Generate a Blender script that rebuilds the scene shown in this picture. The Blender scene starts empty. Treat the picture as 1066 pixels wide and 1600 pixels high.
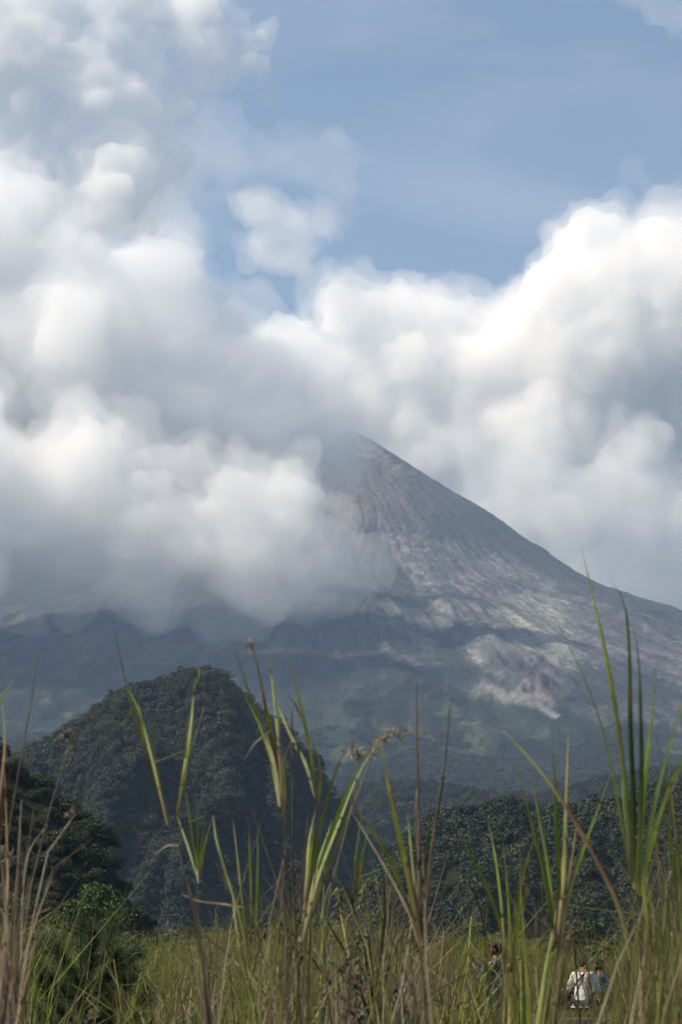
import bpy, math, random
import numpy as np
from mathutils import Vector, Matrix

random.seed(7)
rng = np.random.default_rng(7)
S = bpy.context.scene
COL = S.collection

# ------------------------------------------------------------------ camera
F_PX = 50.0 / 22.3 * 1600.0
PITCH = math.radians(11.04)
EYE = np.array([0.0, 0.0, 1.6])
cam_data = bpy.data.cameras.new('camera')
cam_data.lens = 50.0
cam_data.sensor_fit = 'VERTICAL'
cam_data.sensor_height = 22.3
cam_data.clip_start = 0.1
cam_data.clip_end = 60000.0
cam_data.dof.use_dof = True
cam_data.dof.focus_distance = 60.0
cam_data.dof.aperture_fstop = 13.0
cam = bpy.data.objects.new('camera', cam_data)
cam.location = EYE
cam.rotation_euler = (math.pi / 2 + PITCH, 0, 0)
COL.objects.link(cam)
S.camera = cam

# ------------------------------------------------------------------ world, sun, exposure
SUN_DIR = Vector((-0.62, -0.10, 0.78)).normalized()     # towards the sun
world = bpy.data.worlds.new('World')
S.world = world
world.use_nodes = True
wn = world.node_tree
bg = wn.nodes['Background']
sky = wn.nodes.new('ShaderNodeTexSky')
sky.sky_type = 'NISHITA'
sky.sun_disc = False
sky.sun_elevation = math.asin(SUN_DIR.z)
sky.sun_rotation = math.atan2(SUN_DIR.x, SUN_DIR.y)
sky.altitude = 1100
sky.air_density = 1.0
sky.dust_density = 0.3
sky.ozone_density = 3.0
# faint cirrus streaks high in the blue
geo = wn.nodes.new('ShaderNodeTexCoord')
mapn = wn.nodes.new('ShaderNodeMapping')
mapn.inputs['Rotation'].default_value = (0.3, 0.5, 0.2)
mapn.inputs['Scale'].default_value = (3.0, 2.0, 13.0)
wn.links.new(geo.outputs['Generated'], mapn.inputs['Vector'])
cir = wn.nodes.new('ShaderNodeTexNoise')
cir.inputs['Scale'].default_value = 1.3
cir.inputs['Detail'].default_value = 6
cir.inputs['Roughness'].default_value = 0.55
cir.inputs['Distortion'].default_value = 0.6
wn.links.new(mapn.outputs[0], cir.inputs['Vector'])
crm = wn.nodes.new('ShaderNodeMapRange')
crm.inputs[1].default_value = 0.50
crm.inputs[2].default_value = 0.74
crm.inputs[4].default_value = 0.27
wn.links.new(cir.outputs[0], crm.inputs[0])
cmx = wn.nodes.new('ShaderNodeMix')
cmx.data_type = 'RGBA'
cmx.inputs['B'].default_value = (5.4, 6.2, 7.2, 1)
wn.links.new(crm.outputs[0], cmx.inputs['Factor'])
wn.links.new(sky.outputs[0], cmx.inputs['A'])
wn.links.new(cmx.outputs['Result'], bg.inputs['Color'])
bg.inputs['Strength'].default_value = 0.076

sun_data = bpy.data.lights.new('sun', 'SUN')
sun_data.energy = 4.4
sun_data.angle = math.radians(0.53)
sun_data.color = (1.0, 0.94, 0.85)
sun = bpy.data.objects.new('sun', sun_data)
sun.rotation_euler = SUN_DIR.to_track_quat('Z', 'Y').to_euler()
sun.location = (0, 0, 50)
COL.objects.link(sun)

S.view_settings.view_transform = 'Standard'
S.view_settings.look = 'None'
S.view_settings.exposure = 0.6
S.view_settings.gamma = 1.0
S.view_settings.use_curve_mapping = False
S.cycles.use_denoising = True
S.cycles.max_bounces = 24
S.cycles.volume_bounces = 12
S.cycles.transparent_max_bounces = 16
S.cycles.sample_clamp_indirect = 8.0


# ------------------------------------------------------------------ helpers
def ray(px, py):
    u = (px - 533.0) / F_PX
    v = (800.0 - py) / F_PX
    cp, sp = math.cos(PITCH), math.sin(PITCH)
    return np.array([u, cp - v * sp, sp + v * cp])


def at(px, py, Y):
    """World point at depth Y (metres north of the camera) seen at that place of the photograph."""
    d = ray(px, py)
    return EYE + d * (Y / d[1])


def project(P):
    """World points -> photograph pixels."""
    Q = P - EYE
    cp, sp = math.cos(PITCH), math.sin(PITCH)
    z = Q[..., 1] * cp + Q[..., 2] * sp
    v = -Q[..., 1] * sp + Q[..., 2] * cp
    z = np.maximum(z, 1e-3)
    return 533.0 + F_PX * Q[..., 0] / z, 800.0 - F_PX * v / z


def hash3(ix, iy, iz, seed):
    n = (ix.astype(np.int64) * 374761393 + iy.astype(np.int64) * 668265263
         + iz.astype(np.int64) * 2147483647 + seed * 1274126177) & 0xFFFFFFFF
    n = ((n ^ (n >> 13)) * 1274126177) & 0xFFFFFFFF
    n = ((n ^ (n >> 16)) * 2246822519) & 0xFFFFFFFF
    return ((n ^ (n >> 15)) & 0xFFFFFF) / 16777215.0


def vnoise(x, y, z=None, seed=0):
    """Value noise in -1..1 on arrays."""
    if z is None:
        z = np.zeros_like(x)
    ix, iy, iz = np.floor(x), np.floor(y), np.floor(z)
    fx, fy, fz = x - ix, y - iy, z - iz
    fx = fx * fx * fx * (fx * (fx * 6 - 15) + 10)
    fy = fy * fy * fy * (fy * (fy * 6 - 15) + 10)
    fz = fz * fz * fz * (fz * (fz * 6 - 15) + 10)
    flat = not np.any(z)
    r = 0
    for dz in ((0,) if flat else (0, 1)):
        wz = 1.0 if flat else (fz if dz else 1 - fz)
        for dy in (0, 1):
            wy = fy if dy else 1 - fy
            for dx in (0, 1):
                wx = fx if dx else 1 - fx
                r = r + wx * wy * wz * hash3(ix + dx, iy + dy, iz + dz, seed)
    return r * 2 - 1


def fbm(x, y, z=None, octaves=5, seed=0, gain=0.5, lac=2.03):
    a, s, n = 1.0, 0.0, 0.0
    for k in range(octaves):
        s = s + a * vnoise(x, y, z, seed + k * 17)
        n += a
        a *= gain
        x, y = x * lac + 11.3, y * lac + 5.7
        if z is not None:
            z = z * lac + 3.1
    return s / n


def ridged(x, y, octaves=5, seed=0, gain=0.5):
    a, s, n = 1.0, 0.0, 0.0
    for k in range(octaves):
        s = s + a * (1 - np.abs(vnoise(x, y, None, seed + k * 13)) * 2)
        n += a
        a *= gain
        x, y = x * 2.07 + 7.7, y * 2.07 + 1.9
    return s / n


def sstep(a, b, x):
    t = np.clip((x - a) / (b - a), 0, 1)
    return t * t * (3 - 2 * t)


def np_mesh(name, verts, faces, mats=(), smooth=False, cols=None, col_name='cover'):
    """verts (n,3); faces (m,3) or (m,4); cols (n,3|4) per-vertex colours."""
    verts = np.asarray(verts, dtype=np.float32)
    faces = np.asarray(faces, dtype=np.int32)
    me = bpy.data.meshes.new(name)
    me.vertices.add(len(verts))
    me.vertices.foreach_set('co', verts.ravel())
    k = faces.shape[1]
    me.loops.add(faces.size)
    me.loops.foreach_set('vertex_index', faces.ravel())
    me.polygons.add(len(faces))
    me.polygons.foreach_set('loop_start', np.arange(0, faces.size, k, dtype=np.int32))
    me.polygons.foreach_set('use_smooth', np.full(len(faces), smooth, dtype=bool))
    for m in mats:
        me.materials.append(m)
    if cols is not None:
        c = np.ones((len(verts), 4), dtype=np.float32)
        c[:, :cols.shape[1]] = cols
        at_ = me.color_attributes.new(col_name, 'FLOAT_COLOR', 'POINT')
        at_.data.foreach_set('color', c.ravel())
    me.update(calc_edges=True)
    return me


def link(name, me, parent=None, loc=None):
    o = bpy.data.objects.new(name, me)
    COL.objects.link(o)
    if parent is not None:
        o.parent = parent
    if loc is not None:
        o.location = loc
    return o


def thing(o, label, cat, group=None):
    o['label'] = label
    o['category'] = cat
    if group:
        o['group'] = group
    return o


def empty(name, loc, label, cat, group=None, rz=0.0):
    o = bpy.data.objects.new(name, None)
    o.empty_display_size = 0.2
    o.location = loc
    o.rotation_euler = (0, 0, rz)
    COL.objects.link(o)
    return thing(o, label, cat, group)


def grid_faces(nu, nv):
    i = np.arange(nu * nv).reshape(nv, nu)
    return np.stack([i[:-1, :-1], i[:-1, 1:], i[1:, 1:], i[1:, :-1]], -1).reshape(-1, 4)


def nt(mat):
    return mat.node_tree.nodes, mat.node_tree.links


def new_mat(name):
    m = bpy.data.materials.new(name)
    m.use_nodes = True
    return m


# ------------------------------------------------------------------ the volcano
def mountain_material():
    m = new_mat('volcanic_slope')
    n, l = nt(m)
    p = n['Principled BSDF']
    p.inputs['Roughness'].default_value = 0.95
    p.inputs['Specular IOR Level'].default_value = 0.1
    a = n.new('ShaderNodeAttribute')
    a.attribute_name = 'cover'
    tc = n.new('ShaderNodeTexCoord')
    no = n.new('ShaderNodeTexNoise')
    no.inputs['Scale'].default_value = 0.055
    no.inputs['Detail'].default_value = 6
    no.inputs['Roughness'].default_value = 0.7
    l.new(tc.outputs['Object'], no.inputs['Vector'])
    r = n.new('ShaderNodeMapRange')
    r.inputs[1].default_value = 0.3
    r.inputs[2].default_value = 0.7
    r.inputs[3].default_value = 0.62
    r.inputs[4].default_value = 1.35
    l.new(no.outputs[0], r.inputs[0])
    mx = n.new('ShaderNodeVectorMath')
    mx.operation = 'SCALE'
    l.new(a.outputs['Color'], mx.inputs[0])
    l.new(r.outputs[0], mx.inputs['Scale'])
    l.new(mx.outputs[0], p.inputs['Base Color'])
    fine = n.new('ShaderNodeTexNoise')
    fine.inputs['Scale'].default_value = 0.22
    fine.inputs['Detail'].default_value = 5
    fine.inputs['Roughness'].default_value = 0.8
    l.new(tc.outputs['Object'], fine.inputs['Vector'])
    fr = n.new('ShaderNodeMapRange')
    fr.inputs[1].default_value = 0.3
    fr.inputs[2].default_value = 0.7
    fr.inputs[3].default_value = 0.55
    fr.inputs[4].default_value = 1.45
    l.new(fine.outputs[0], fr.inputs[0])
    pm = n.new('ShaderNodeMath')
    pm.operation = 'MULTIPLY'
    l.new(r.outputs[0], pm.inputs[0])
    l.new(fr.outputs[0], pm.inputs[1])
    l.new(pm.outputs[0], mx.inputs['Scale'])
    b = n.new('ShaderNodeBump')
    b.inputs['Strength'].default_value = 1.0
    b.inputs['Distance'].default_value = 9.0
    l.new(no.outputs[0], b.inputs['Height'])
    l.new(b.outputs[0], p.inputs['Normal'])
    return m


def poly_dist(px, py, pts):
    """Signed distance in px to a polyline (positive on its right-hand/upper side) and position along."""
    best = np.full(px.shape, 1e9)
    side = np.zeros(px.shape)
    for (x0, y0), (x1, y1) in zip(pts[:-1], pts[1:]):
        dx, dy = x1 - x0, y1 - y0
        t = np.clip(((px - x0) * dx + (py - y0) * dy) / (dx * dx + dy * dy), 0, 1)
        d = np.hypot(px - x0 - t * dx, py - y0 - t * dy)
        s = np.sign((px - x0) * dy - (py - y0) * dx)
        m = d < best
        best = np.where(m, d, best)
        side = np.where(m, s, side)
    return best * side


def in_poly(px, py, pts, soft):
    """Soft mask of a polygon, edge width soft px."""
    pts = list(pts)
    inside = np.zeros(px.shape, bool)
    best = np.full(px.shape, 1e9)
    for (x0, y0), (x1, y1) in zip(pts, pts[1:] + pts[:1]):
        c = ((y0 > py) != (y1 > py)) & (px < (x1 - x0) * (py - y0) / (y1 - y0 + 1e-9) + x0)
        inside ^= c
        dx, dy = x1 - x0, y1 - y0
        t = np.clip(((px - x0) * dx + (py - y0) * dy) / (dx * dx + dy * dy + 1e-9), 0, 1)
        best = np.minimum(best, np.hypot(px - x0 - t * dx, py - y0 - t * dy))
    d = np.where(inside, best, -best)
    return sstep(-soft, soft, d)


PEAK = at(548, 671, 6000)


def cone_height(X, Y):
    dx, dy = X - PEAK[0], Y - PEAK[1]
    r = np.hypot(dx, dy)
    # left of the peak the crater rim stays high before it falls
    left = sstep(-20, -420, dx) * sstep(600, 0, np.abs(dy))
    r2 = np.where(dx < 0, np.hypot(np.maximum(-dx - 330, 0) + np.minimum(-dx, 330) * 0.12, dy), r)
    rim = np.interp(-dx, [0, 50, 110, 200, 330, 420], [0, 40, 56, 26, 10, 0]) * sstep(500, 0, np.abs(dy))
    prof = rim + np.interp(r2, [0, 60, 150, 330, 600, 690, 760, 870, 1500, 2500, 3500, 4100, 5100, 7000],
                     [0, 34, 96, 222, 424, 478, 512, 560, 768, 1060, 1268, 1335, 1480, 1500])
    return PEAK[2] - prof


def build_mountain():
    nu, nv = 620, 760
    a = np.linspace(-0.235, 0.235, nu)
    # depth samples: denser where the slope is seen at a steep angle
    Y = np.concatenate([np.linspace(1900, 4300, 330), np.linspace(4305, 6150, 400), np.linspace(6200, 8400, 30)])
    A, YY = np.meshgrid(a, Y)
    X = A * YY
    Z = cone_height(X, YY)
    px, py = project(np.stack([X, YY, Z], -1))
    dx, dy = X - PEAK[0], YY - PEAK[1]
    r = np.hypot(dx, dy) + 1
    th = np.arctan2(dx, -dy)
    amp = sstep(60, 900, r)
    # radial gullies and spurs
    w = fbm(X / 400, YY / 400, octaves=3, seed=5)
    g1 = ridged(th * 7 + w * 0.8 + 2, np.log(r) * 1.1, 4, seed=31)
    g2 = ridged(th * 26 + w * 1.6, np.log(r) * 2.6, 4, seed=57)
    Z = Z + g1 * 24 * amp * sstep(3900, 1500, r) + g2 * 5 * sstep(80, 600, r)
    g3 = ridged(th * 15 + w * 1.4 + 5, np.log(r) * 2.2, 4, seed=91)
    Z = Z + (g3 - 0.4) * 36 * sstep(1500, 2300, r) * (1 - 0.8 * in_poly(px, py, [(600, 800), (900, 900), (1400, 1080), (1400, 1130), (860, 1130), (700, 1000)], 40))
    Z = Z + fbm(X / 90, YY / 90, octaves=5, seed=3) * 9 * sstep(40, 500, r)
    Z = Z + fbm(X / 18, YY / 18, octaves=3, seed=9) * 3.6 * sstep(30, 300, r)
    # the main ravine wall: bright ash side stands above the wooded side, toned dark as cloud shadow
    wall = [(596, 808), (622, 860), (660, 918), (692, 962), (722, 1000), (760, 1042), (805, 1075), (872, 1116), (930, 1150)]
    sd = poly_dist(px + 9 * fbm(px / 40, py / 40, seed=2), py + 9 * fbm(px / 40, py / 40, seed=4), wall)
    near = sstep(150, 10, np.abs(sd)) * sstep(800, 870, py) * sstep(1170, 1090, py)
    Z = Z + near * 12 * np.tanh(sd / 9.0)
    # two crests that catch the light in the dark part, raised and painted paler
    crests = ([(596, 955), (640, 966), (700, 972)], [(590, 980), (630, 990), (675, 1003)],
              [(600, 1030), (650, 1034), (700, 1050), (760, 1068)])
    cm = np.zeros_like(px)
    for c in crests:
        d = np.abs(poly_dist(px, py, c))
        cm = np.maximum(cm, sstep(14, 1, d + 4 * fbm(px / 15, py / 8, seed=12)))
        Z = Z + 7 * np.exp(-(d / 12) ** 2)
    # a dark bowl right of the middle
    bowl = in_poly(px, py, [(775, 1035), (850, 1040), (890, 1075), (880, 1112), (830, 1090), (790, 1068)], 14)
    Z = Z - 10 * bowl * (1 + ridged(px / 18, py / 14, seed=3))
    V = np.stack([X, YY, Z], -1).reshape(-1, 3)
    px, py = project(np.stack([X, YY, Z], -1))
    # ---- ground cover
    ash = np.array([0.118, 0.116, 0.116])
    pale = np.array([0.168, 0.164, 0.158])
    rock = np.array([0.070, 0.066, 0.068])
    shaded_scrub = np.array([0.040, 0.043, 0.041])
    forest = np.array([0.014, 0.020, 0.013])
    meadow = np.array([0.060, 0.074, 0.040])
    nz = fbm(px / 60, py / 38, octaves=5, seed=41)
    nz2 = fbm(px / 22, py / 12, octaves=5, seed=43)
    nz3 = fbm(px / 7, py / 4, octaves=3, seed=44)
    jx, jy = px + 12 * nz2, py + 10 * nz2
    shape = in_poly(jx, jy, [(584, 796), (640, 832), (720, 850), (800, 880), (880, 915), (960, 955), (1300, 1080),
                             (1300, 1180), (1066, 1082), (1010, 1045), (960, 1045), (900, 1040), (880, 1060), (860, 1110),
                             (805, 1078), (760, 1045), (722, 1003), (692, 968), (655, 922), (618, 868)], 13)
    c = np.broadcast_to(shaded_scrub, px.shape + (3,)).copy()  # dark vegetation cover doubles as painted cloud shadow left of the wall

    def over(mask, colr):
        nonlocal c
        mask = np.clip(mask, 0, 1)[..., None]
        c = c * (1 - mask) + np.asarray(colr) * mask
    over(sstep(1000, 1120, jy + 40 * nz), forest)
    top = sstep(860, 800, jy + 0.25 * (jx - 600))
    over(top, rock)
    # bare greyish patches low down and pale grass among the trees
    over(sstep(0.12, 0.4, nz + 0.4 * nz2) * sstep(1020, 1060, py) * sstep(1250, 1180, py) * 0.45, meadow * 0.8)
    over(sstep(0.05, 0.35, nz + 0.5 * nz2) * in_poly(px, py, [(-200, 960), (120, 990), (250, 1010), (330, 1040), (180, 1120),
                                                              (-200, 1150)], 30) * 0.7, meadow)
    over(sstep(0.0, 0.3, nz2 + 0.5 * nz) * in_poly(px, py, [(640, 1115), (700, 1100), (790, 1130), (790, 1160), (700, 1150)], 12) * 0.75, meadow * 0.9)
    over(shape * (0.62 + 0.5 * nz2 + 0.4 * nz3), ash)
    over(shape * sstep(0.0, 0.35, nz3 + 0.6 * nz2) * 0.45, pale)
    over(shape * sstep(0.05, 0.3, nz + 0.6 * nz3) * 0.55, rock)
    over(in_poly(jx, jy, [(775, 950), (850, 935), (900, 985), (890, 1035), (830, 1025), (790, 990)], 18) * 0.6, np.array([0.235, 0.235, 0.195]))
    over(in_poly(jx, jy, [(590, 800), (660, 880), (720, 985), (790, 1060), (740, 1035), (690, 960), (640, 895)], 8)
         * sstep(-0.2, 0.3, nz3 + nz2) * 0.8, pale)
    over(bowl * (0.7 + 0.5 * nz3), rock * 0.8)
    over(in_poly(jx, jy, [(820, 1062), (852, 1070), (862, 1100), (828, 1092)], 7) * 0.65, np.array([0.24, 0.2, 0.19]))
    over(in_poly(jx, jy, [(750, 1068), (800, 1075), (838, 1098), (830, 1104), (780, 1092)], 7) * 0.8, pale)
    over(in_poly(jx, jy, [(838, 1094), (875, 1118), (868, 1124), (832, 1102)], 3) * 0.8, pale * 1.2)
    over(in_poly(jx, jy, [(890, 1104), (1066, 1098), (1066, 1140), (930, 1130)], 9) * (0.5 + 0.5 * nz3), ash)
    over(in_poly(jx, jy, [(905, 1045), (960, 1050), (1066, 1098), (1066, 1105), (905, 1090)], 12) * 0.8, shaded_scrub * 0.8)
    over(cm * 0.5, pale)  # sunlight on the crests, put in as a paler tone
    rill = fbm(th * 95 + 1.2 * w, np.log(r) * 5, octaves=4, seed=66)
    rill2 = fbm(th * 260, np.log(r) * 40, octaves=3, seed=67)
    c = c * np.clip(1 + 0.8 * rill + 0.45 * rill2, 0.4, 1.8)[..., None]
    over(in_poly(px, py, [(424, 1010), (445, 958), (454, 955), (438, 1012)], 5) * 0.4, ash)
    # upper cone: brownish grey rock, light streaks at the very top
    over(in_poly(jx, jy, [(548, 735), (620, 735), (628, 780), (600, 805), (540, 822), (500, 800)], 22) * 0.7,
         np.array([0.135, 0.108, 0.100]))
    over(in_poly(jx, jy, [(540, 672), (556, 672), (650, 742), (620, 742), (590, 720), (548, 712)], 9)
         * sstep(-0.35, 0.2, nz3 + 0.5 * nz2) * 0.75, np.array([0.235, 0.215, 0.185]))
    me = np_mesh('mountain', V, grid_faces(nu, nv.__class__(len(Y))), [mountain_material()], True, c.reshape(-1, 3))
    o = link('mountain', me)
    o['kind'] = 'structure'
    return o


build_mountain()


# ------------------------------------------------------------------ clouds and haze
def volume_mat(name, density, color, aniso=0.2, air=False):
    m = bpy.data.materials.new(name)
    m.use_nodes = True
    n, l = nt(m)
    n.remove(n['Principled BSDF'])
    v = n.new('ShaderNodeVolumePrincipled')
    v.inputs['Color'].default_value = (*color, 1)
    v.inputs['Density'].default_value = density
    if air:
        v.inputs['Absorption Color'].default_value = (1, 1, 1, 1)
    v.inputs['Anisotropy'].default_value = aniso
    l.new(v.outputs[0], n['Material Output'].inputs['Volume'])
    return m


def ico(sub):
    import bmesh
    bm = bmesh.new()
    bmesh.ops.create_icosphere(bm, subdivisions=sub, radius=1.0)
    v = np.array([x.co[:] for x in bm.verts])
    f = np.array([[w.index for w in x.verts] for x in bm.faces])
    bm.free()
    return v, f


ICO2 = ico(3)


def remesh(me, size):
    o = bpy.data.objects.new('tmp', me)
    COL.objects.link(o)
    md = o.modifiers.new('r', 'REMESH')
    md.mode = 'VOXEL'
    md.voxel_size = size
    md.use_smooth_shade = True
    dg = bpy.context.evaluated_depsgraph_get()
    dg.update()
    r = bpy.data.meshes.new_from_object(o.evaluated_get(dg))
    bpy.data.objects.remove(o)
    bpy.data.meshes.remove(me)
    return r


def displace(me, amps, seed, warp=0.0):
    n = len(me.vertices)
    co = np.empty(n * 3, np.float32)
    no = np.empty(n * 3, np.float32)
    me.vertices.foreach_get('co', co)
    me.vertex_normals.foreach_get('vector', no)
    co = co.reshape(-1, 3).astype(float)
    no = no.reshape(-1, 3)
    d = np.zeros(n)
    for k, (scale, amp, kind) in enumerate(amps):
        q = co / scale
        v = fbm(q[:, 0], q[:, 1], q[:, 2], 2, seed + k * 7)
        if kind:        # billow: rounded lumps with creases between
            v = np.abs(v) * 2.6 - 0.6
        d += v * amp
    co += no * d[:, None]
    me.vertices.foreach_set('co', co.astype(np.float32).ravel())
    me.update()
    return me


def cloud_mesh(name, blobs, Y, depth, voxel, grow=0.0, amps=(), seed=0, amps2=()):
    """blobs: (px, py, radius px [, flat]) ellipsoids around depth Y; depth = thickness factor of the radius."""
    V, Fc, n = [], [], 0
    for i, b in enumerate(blobs):
        cx, cy, r = b[:3]
        sx = b[3] if len(b) > 3 else 1.0
        dy = b[4] if len(b) > 4 else 0.0
        c = at(cx, cy, Y + dy)
        R = r * (Y + dy) / F_PX + grow
        v = ICO2[0] * np.array([R * sx, R * depth, R]) + c
        V.append(v)
        Fc.append(ICO2[1] + n)
        n += len(v)
    me = np_mesh(name, np.concatenate(V), np.concatenate(Fc))
    me = remesh(me, voxel)
    displace(me, amps, seed)
    if amps2:
        me = remesh(me, voxel)
        displace(me, amps2, seed + 50)
        me = remesh(me, voxel * 0.85)       # closes folds and self-crossings
    me.name = name
    return me


def cloud(label, blobs, Y, depth, voxel, shells, group=None, seed=0):
    c0 = at(blobs[0][0], blobs[0][1], Y)
    root = empty('cloud', c0, label, 'cloud', group)
    for k, (pname, grow, dens, color, aniso, amps, amps2) in enumerate(shells):
        me = cloud_mesh(pname, blobs, Y, depth, voxel, grow, amps, seed + k * 0, amps2)
        me.transform(Matrix.Translation(-Vector(c0)))
        me.materials.append(volume_mat('cloud_' + pname, dens, color, aniso))
        link(pname, me, root)
        print('cloud part', pname, len(me.polygons))
    return root


# ------------------------------------------------------------------ ground sheet
def edge_y(x):
    return 82 + 7 * vnoise(x / 14.0, x * 0 + 2.0, seed=8)


def ground_z(x, y):
    x = np.asarray(x, float)
    y = np.asarray(y, float)
    e = edge_y(x)
    rise = 0.55 * sstep(40, 72, y) * sstep(0.0, 1.0, (e - y) / 6 + 1)
    z = rise + 0.10 * vnoise(x / 3.0, y / 3.0, seed=1) + 0.22 * vnoise(x / 11.0, y / 11.0, seed=2) * sstep(6, 20, y)
    # mound under the left person
    z = z + 0.10 * np.exp(-((x - 2.5) / 1.4) ** 2 - ((y - 36) / 2.0) ** 2)
    fall = sstep(0, 150, y - e)
    z = z - 62 * fall ** 0.8 - np.where(y > e, 6 * np.abs(fbm(x / 60, y / 60, octaves=3, seed=4)), 0) * fall
    return z


def soil_material():
    m = new_mat('grassy_soil')
    n, l = nt(m)
    p = n['Principled BSDF']
    p.inputs['Roughness'].default_value = 1.0
    p.inputs['Specular IOR Level'].default_value = 0.05
    tc = n.new('ShaderNodeTexCoord')
    no = n.new('ShaderNodeTexNoise')
    no.inputs['Scale'].default_value = 0.8
    no.inputs['Detail'].default_value = 8
    l.new(tc.outputs['Object'], no.inputs['Vector'])
    r = n.new('ShaderNodeValToRGB')
    r.color_ramp.elements[0].position = 0.35
    r.color_ramp.elements[0].color = (0.030, 0.036, 0.016, 1)
    r.color_ramp.elements[1].position = 0.68
    r.color_ramp.elements[1].color = (0.085, 0.070, 0.040, 1)
    l.new(no.outputs[0], r.inputs[0])
    l.new(r.outputs[0], p.inputs['Base Color'])
    return m


def build_ground():
    u = np.concatenate([-np.geomspace(14000, 3, 60), np.linspace(-2.6, 2.6, 12), np.geomspace(3, 14000, 60)])
    Y = np.concatenate([-np.geomspace(9000, 2, 24), np.linspace(-1, 30, 40), np.linspace(31, 240, 130), np.geomspace(245, 15000, 50)])
    A, YY = np.meshgrid(u, Y)
    Z = ground_z(A, YY)
    V = np.stack([A, YY, Z], -1).reshape(-1, 3)
    o = link('ground', np_mesh('ground', V, grid_faces(len(u), len(Y)), [soil_material()], True))
    o['kind'] = 'structure'


build_ground()


# ------------------------------------------------------------------ wooded hills
def hill_material():
    m = new_mat('wooded_soil')
    n, l = nt(m)
    p = n['Principled BSDF']
    p.inputs['Roughness'].default_value = 1.0
    p.inputs['Specular IOR Level'].default_value = 0.05
    tc = n.new('ShaderNodeTexCoord')
    no = n.new('ShaderNodeTexNoise')
    no.inputs['Scale'].default_value = 0.08
    no.inputs['Detail'].default_value = 7
    l.new(tc.outputs['Object'], no.inputs['Vector'])
    r = n.new('ShaderNodeValToRGB')
    r.color_ramp.elements[0].position = 0.35
    r.color_ramp.elements[0].color = (0.007, 0.010, 0.005, 1)
    r.color_ramp.elements[1].position = 0.65
    r.color_ramp.elements[1].color = (0.022, 0.025, 0.013, 1)
    l.new(no.outputs[0], r.inputs[0])
    l.new(r.outputs[0], p.inputs['Base Color'])
    return m


HILL_MAT = hill_material()


class Hill:
    """A hill whose crest is seen along the given line; depth Yc may change along it."""

    def __init__(self, crest, Yc, base, front, back, steep=1.0, rough=6.0, seed=0, bend=None):
        self.crest = crest
        self.Yc, self.base, self.front, self.back = Yc, base, front, back
        self.steep, self.rough, self.seed = steep, rough, seed
        cx = np.array([c[0] for c in crest], float)
        pts = np.array([at(c[0], c[1], Yc) for c in crest])
        self.a = pts[:, 0] / pts[:, 1]
        self.z = pts[:, 2]
        if len(crest) > 5:
            a2 = np.linspace(self.a[0], self.a[-1], 160)
            self.z = np.interp(a2, self.a, self.z) + Yc * 0.0022 * fbm(a2 * 95, a2 * 0 + seed, octaves=3, seed=seed)
            self.a = a2

    def h(self, X, Y):
        a = X / Y
        zc = np.interp(a, self.a, self.z)
        wob = 0.22 * self.front * fbm(a * 9, a * 0 + 1.5, octaves=3, seed=self.seed)
        t = (self.Yc + wob * 0 - Y)
        tf = np.clip(t / (self.front + wob), 0, 1.0)
        tb = np.clip(-t / self.back, 0, 1.0)
        g = np.where(t > 0, 1 - tf ** self.steep, 1 - tb ** 1.3)
        z = self.base + (zc - self.base) * g
        k = np.clip(tf * 2.2, 0, 1) * np.clip((1 - tf) * 3, 0, 1)
        z = z + k * self.rough * (ridged(a * 26 + 0.6 * fbm(X / 80, Y / 80, seed=3), Y / (self.front * 1.2), 4, seed=self.seed + 5) - 0.55)
        return z + 0.12 * self.rough * fbm(X / (self.rough * 1.4), Y / (self.rough * 1.4), octaves=4, seed=self.seed + 2)

    def mesh(self, name, nu=240, nv=160):
        a = np.linspace(self.a[0], self.a[-1], nu)
        Y = np.linspace(self.Yc - self.front * 1.25, self.Yc + self.back, nv)
        A, YY = np.meshgrid(a, Y)
        Z = self.h(A * YY, YY)
        V = np.stack([A * YY, YY, Z], -1).reshape(-1, 3)
        o = link(name, np_mesh(name, V, grid_faces(nu, nv), [HILL_MAT], True))
        o['kind'] = 'structure'
        return o

    def points(self, n, front_frac=1.0, seed=0, back_m=12):
        r = np.random.default_rng(seed)
        a = r.uniform(self.a[0], self.a[-1], n)
        Y = self.Yc + back_m - r.uniform(0, 1, n) * (self.front * front_frac + back_m)
        X = a * Y
        return np.stack([X, Y, self.h(X, Y)], -1)


hill_c = Hill([(-200, 1238), (-100, 1218), (0, 1192), (45, 1180), (80, 1162), (112, 1136), (140, 1120), (168, 1098), (200, 1092), (228, 1080), (255, 1074), (290, 1060), (322, 1056), (350, 1066), (366, 1082),
               (384, 1098), (405, 1118), (432, 1136), (458, 1168), (490, 1200), (515, 1246), (550, 1292), (585, 1350), (625, 1410), (690, 1500)],
              1150, -50, 330, 240, 1.25, 60, 11)
hill_e = Hill([(250, 1500), (330, 1420), (400, 1335), (450, 1290), (500, 1258), (560, 1228), (620, 1222), (680, 1236), (740, 1240), (800, 1256), (860, 1250), (930, 1240), (1020, 1225), (1150, 1190)],
              1800, -50, 560, 400, 1.1, 80, 23)
hill_d = Hill([(380, 1530), (480, 1500), (560, 1440), (610, 1370), (640, 1325), (680, 1296), (730, 1284), (800, 1272), (860, 1284), (930, 1270), (1010, 1255),
               (1100, 1240), (1200, 1235)], 640, -55, 230, 160, 1.15, 34, 37)
hill_b = Hill([(-220, 1040), (-120, 1090), (-40, 1150), (10, 1190), (60, 1232), (105, 1262), (140, 1288), (165, 1322), (182, 1368), (205, 1408), (232, 1436), (262, 1466), (300, 1500), (360, 1540)],
              270, -34, 95, 60, 1.1, 7, 45)
hill_c.mesh('hill')
hill_e.mesh('hill')
hill_d.mesh('hill')
hill_b.mesh('hill')


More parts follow.
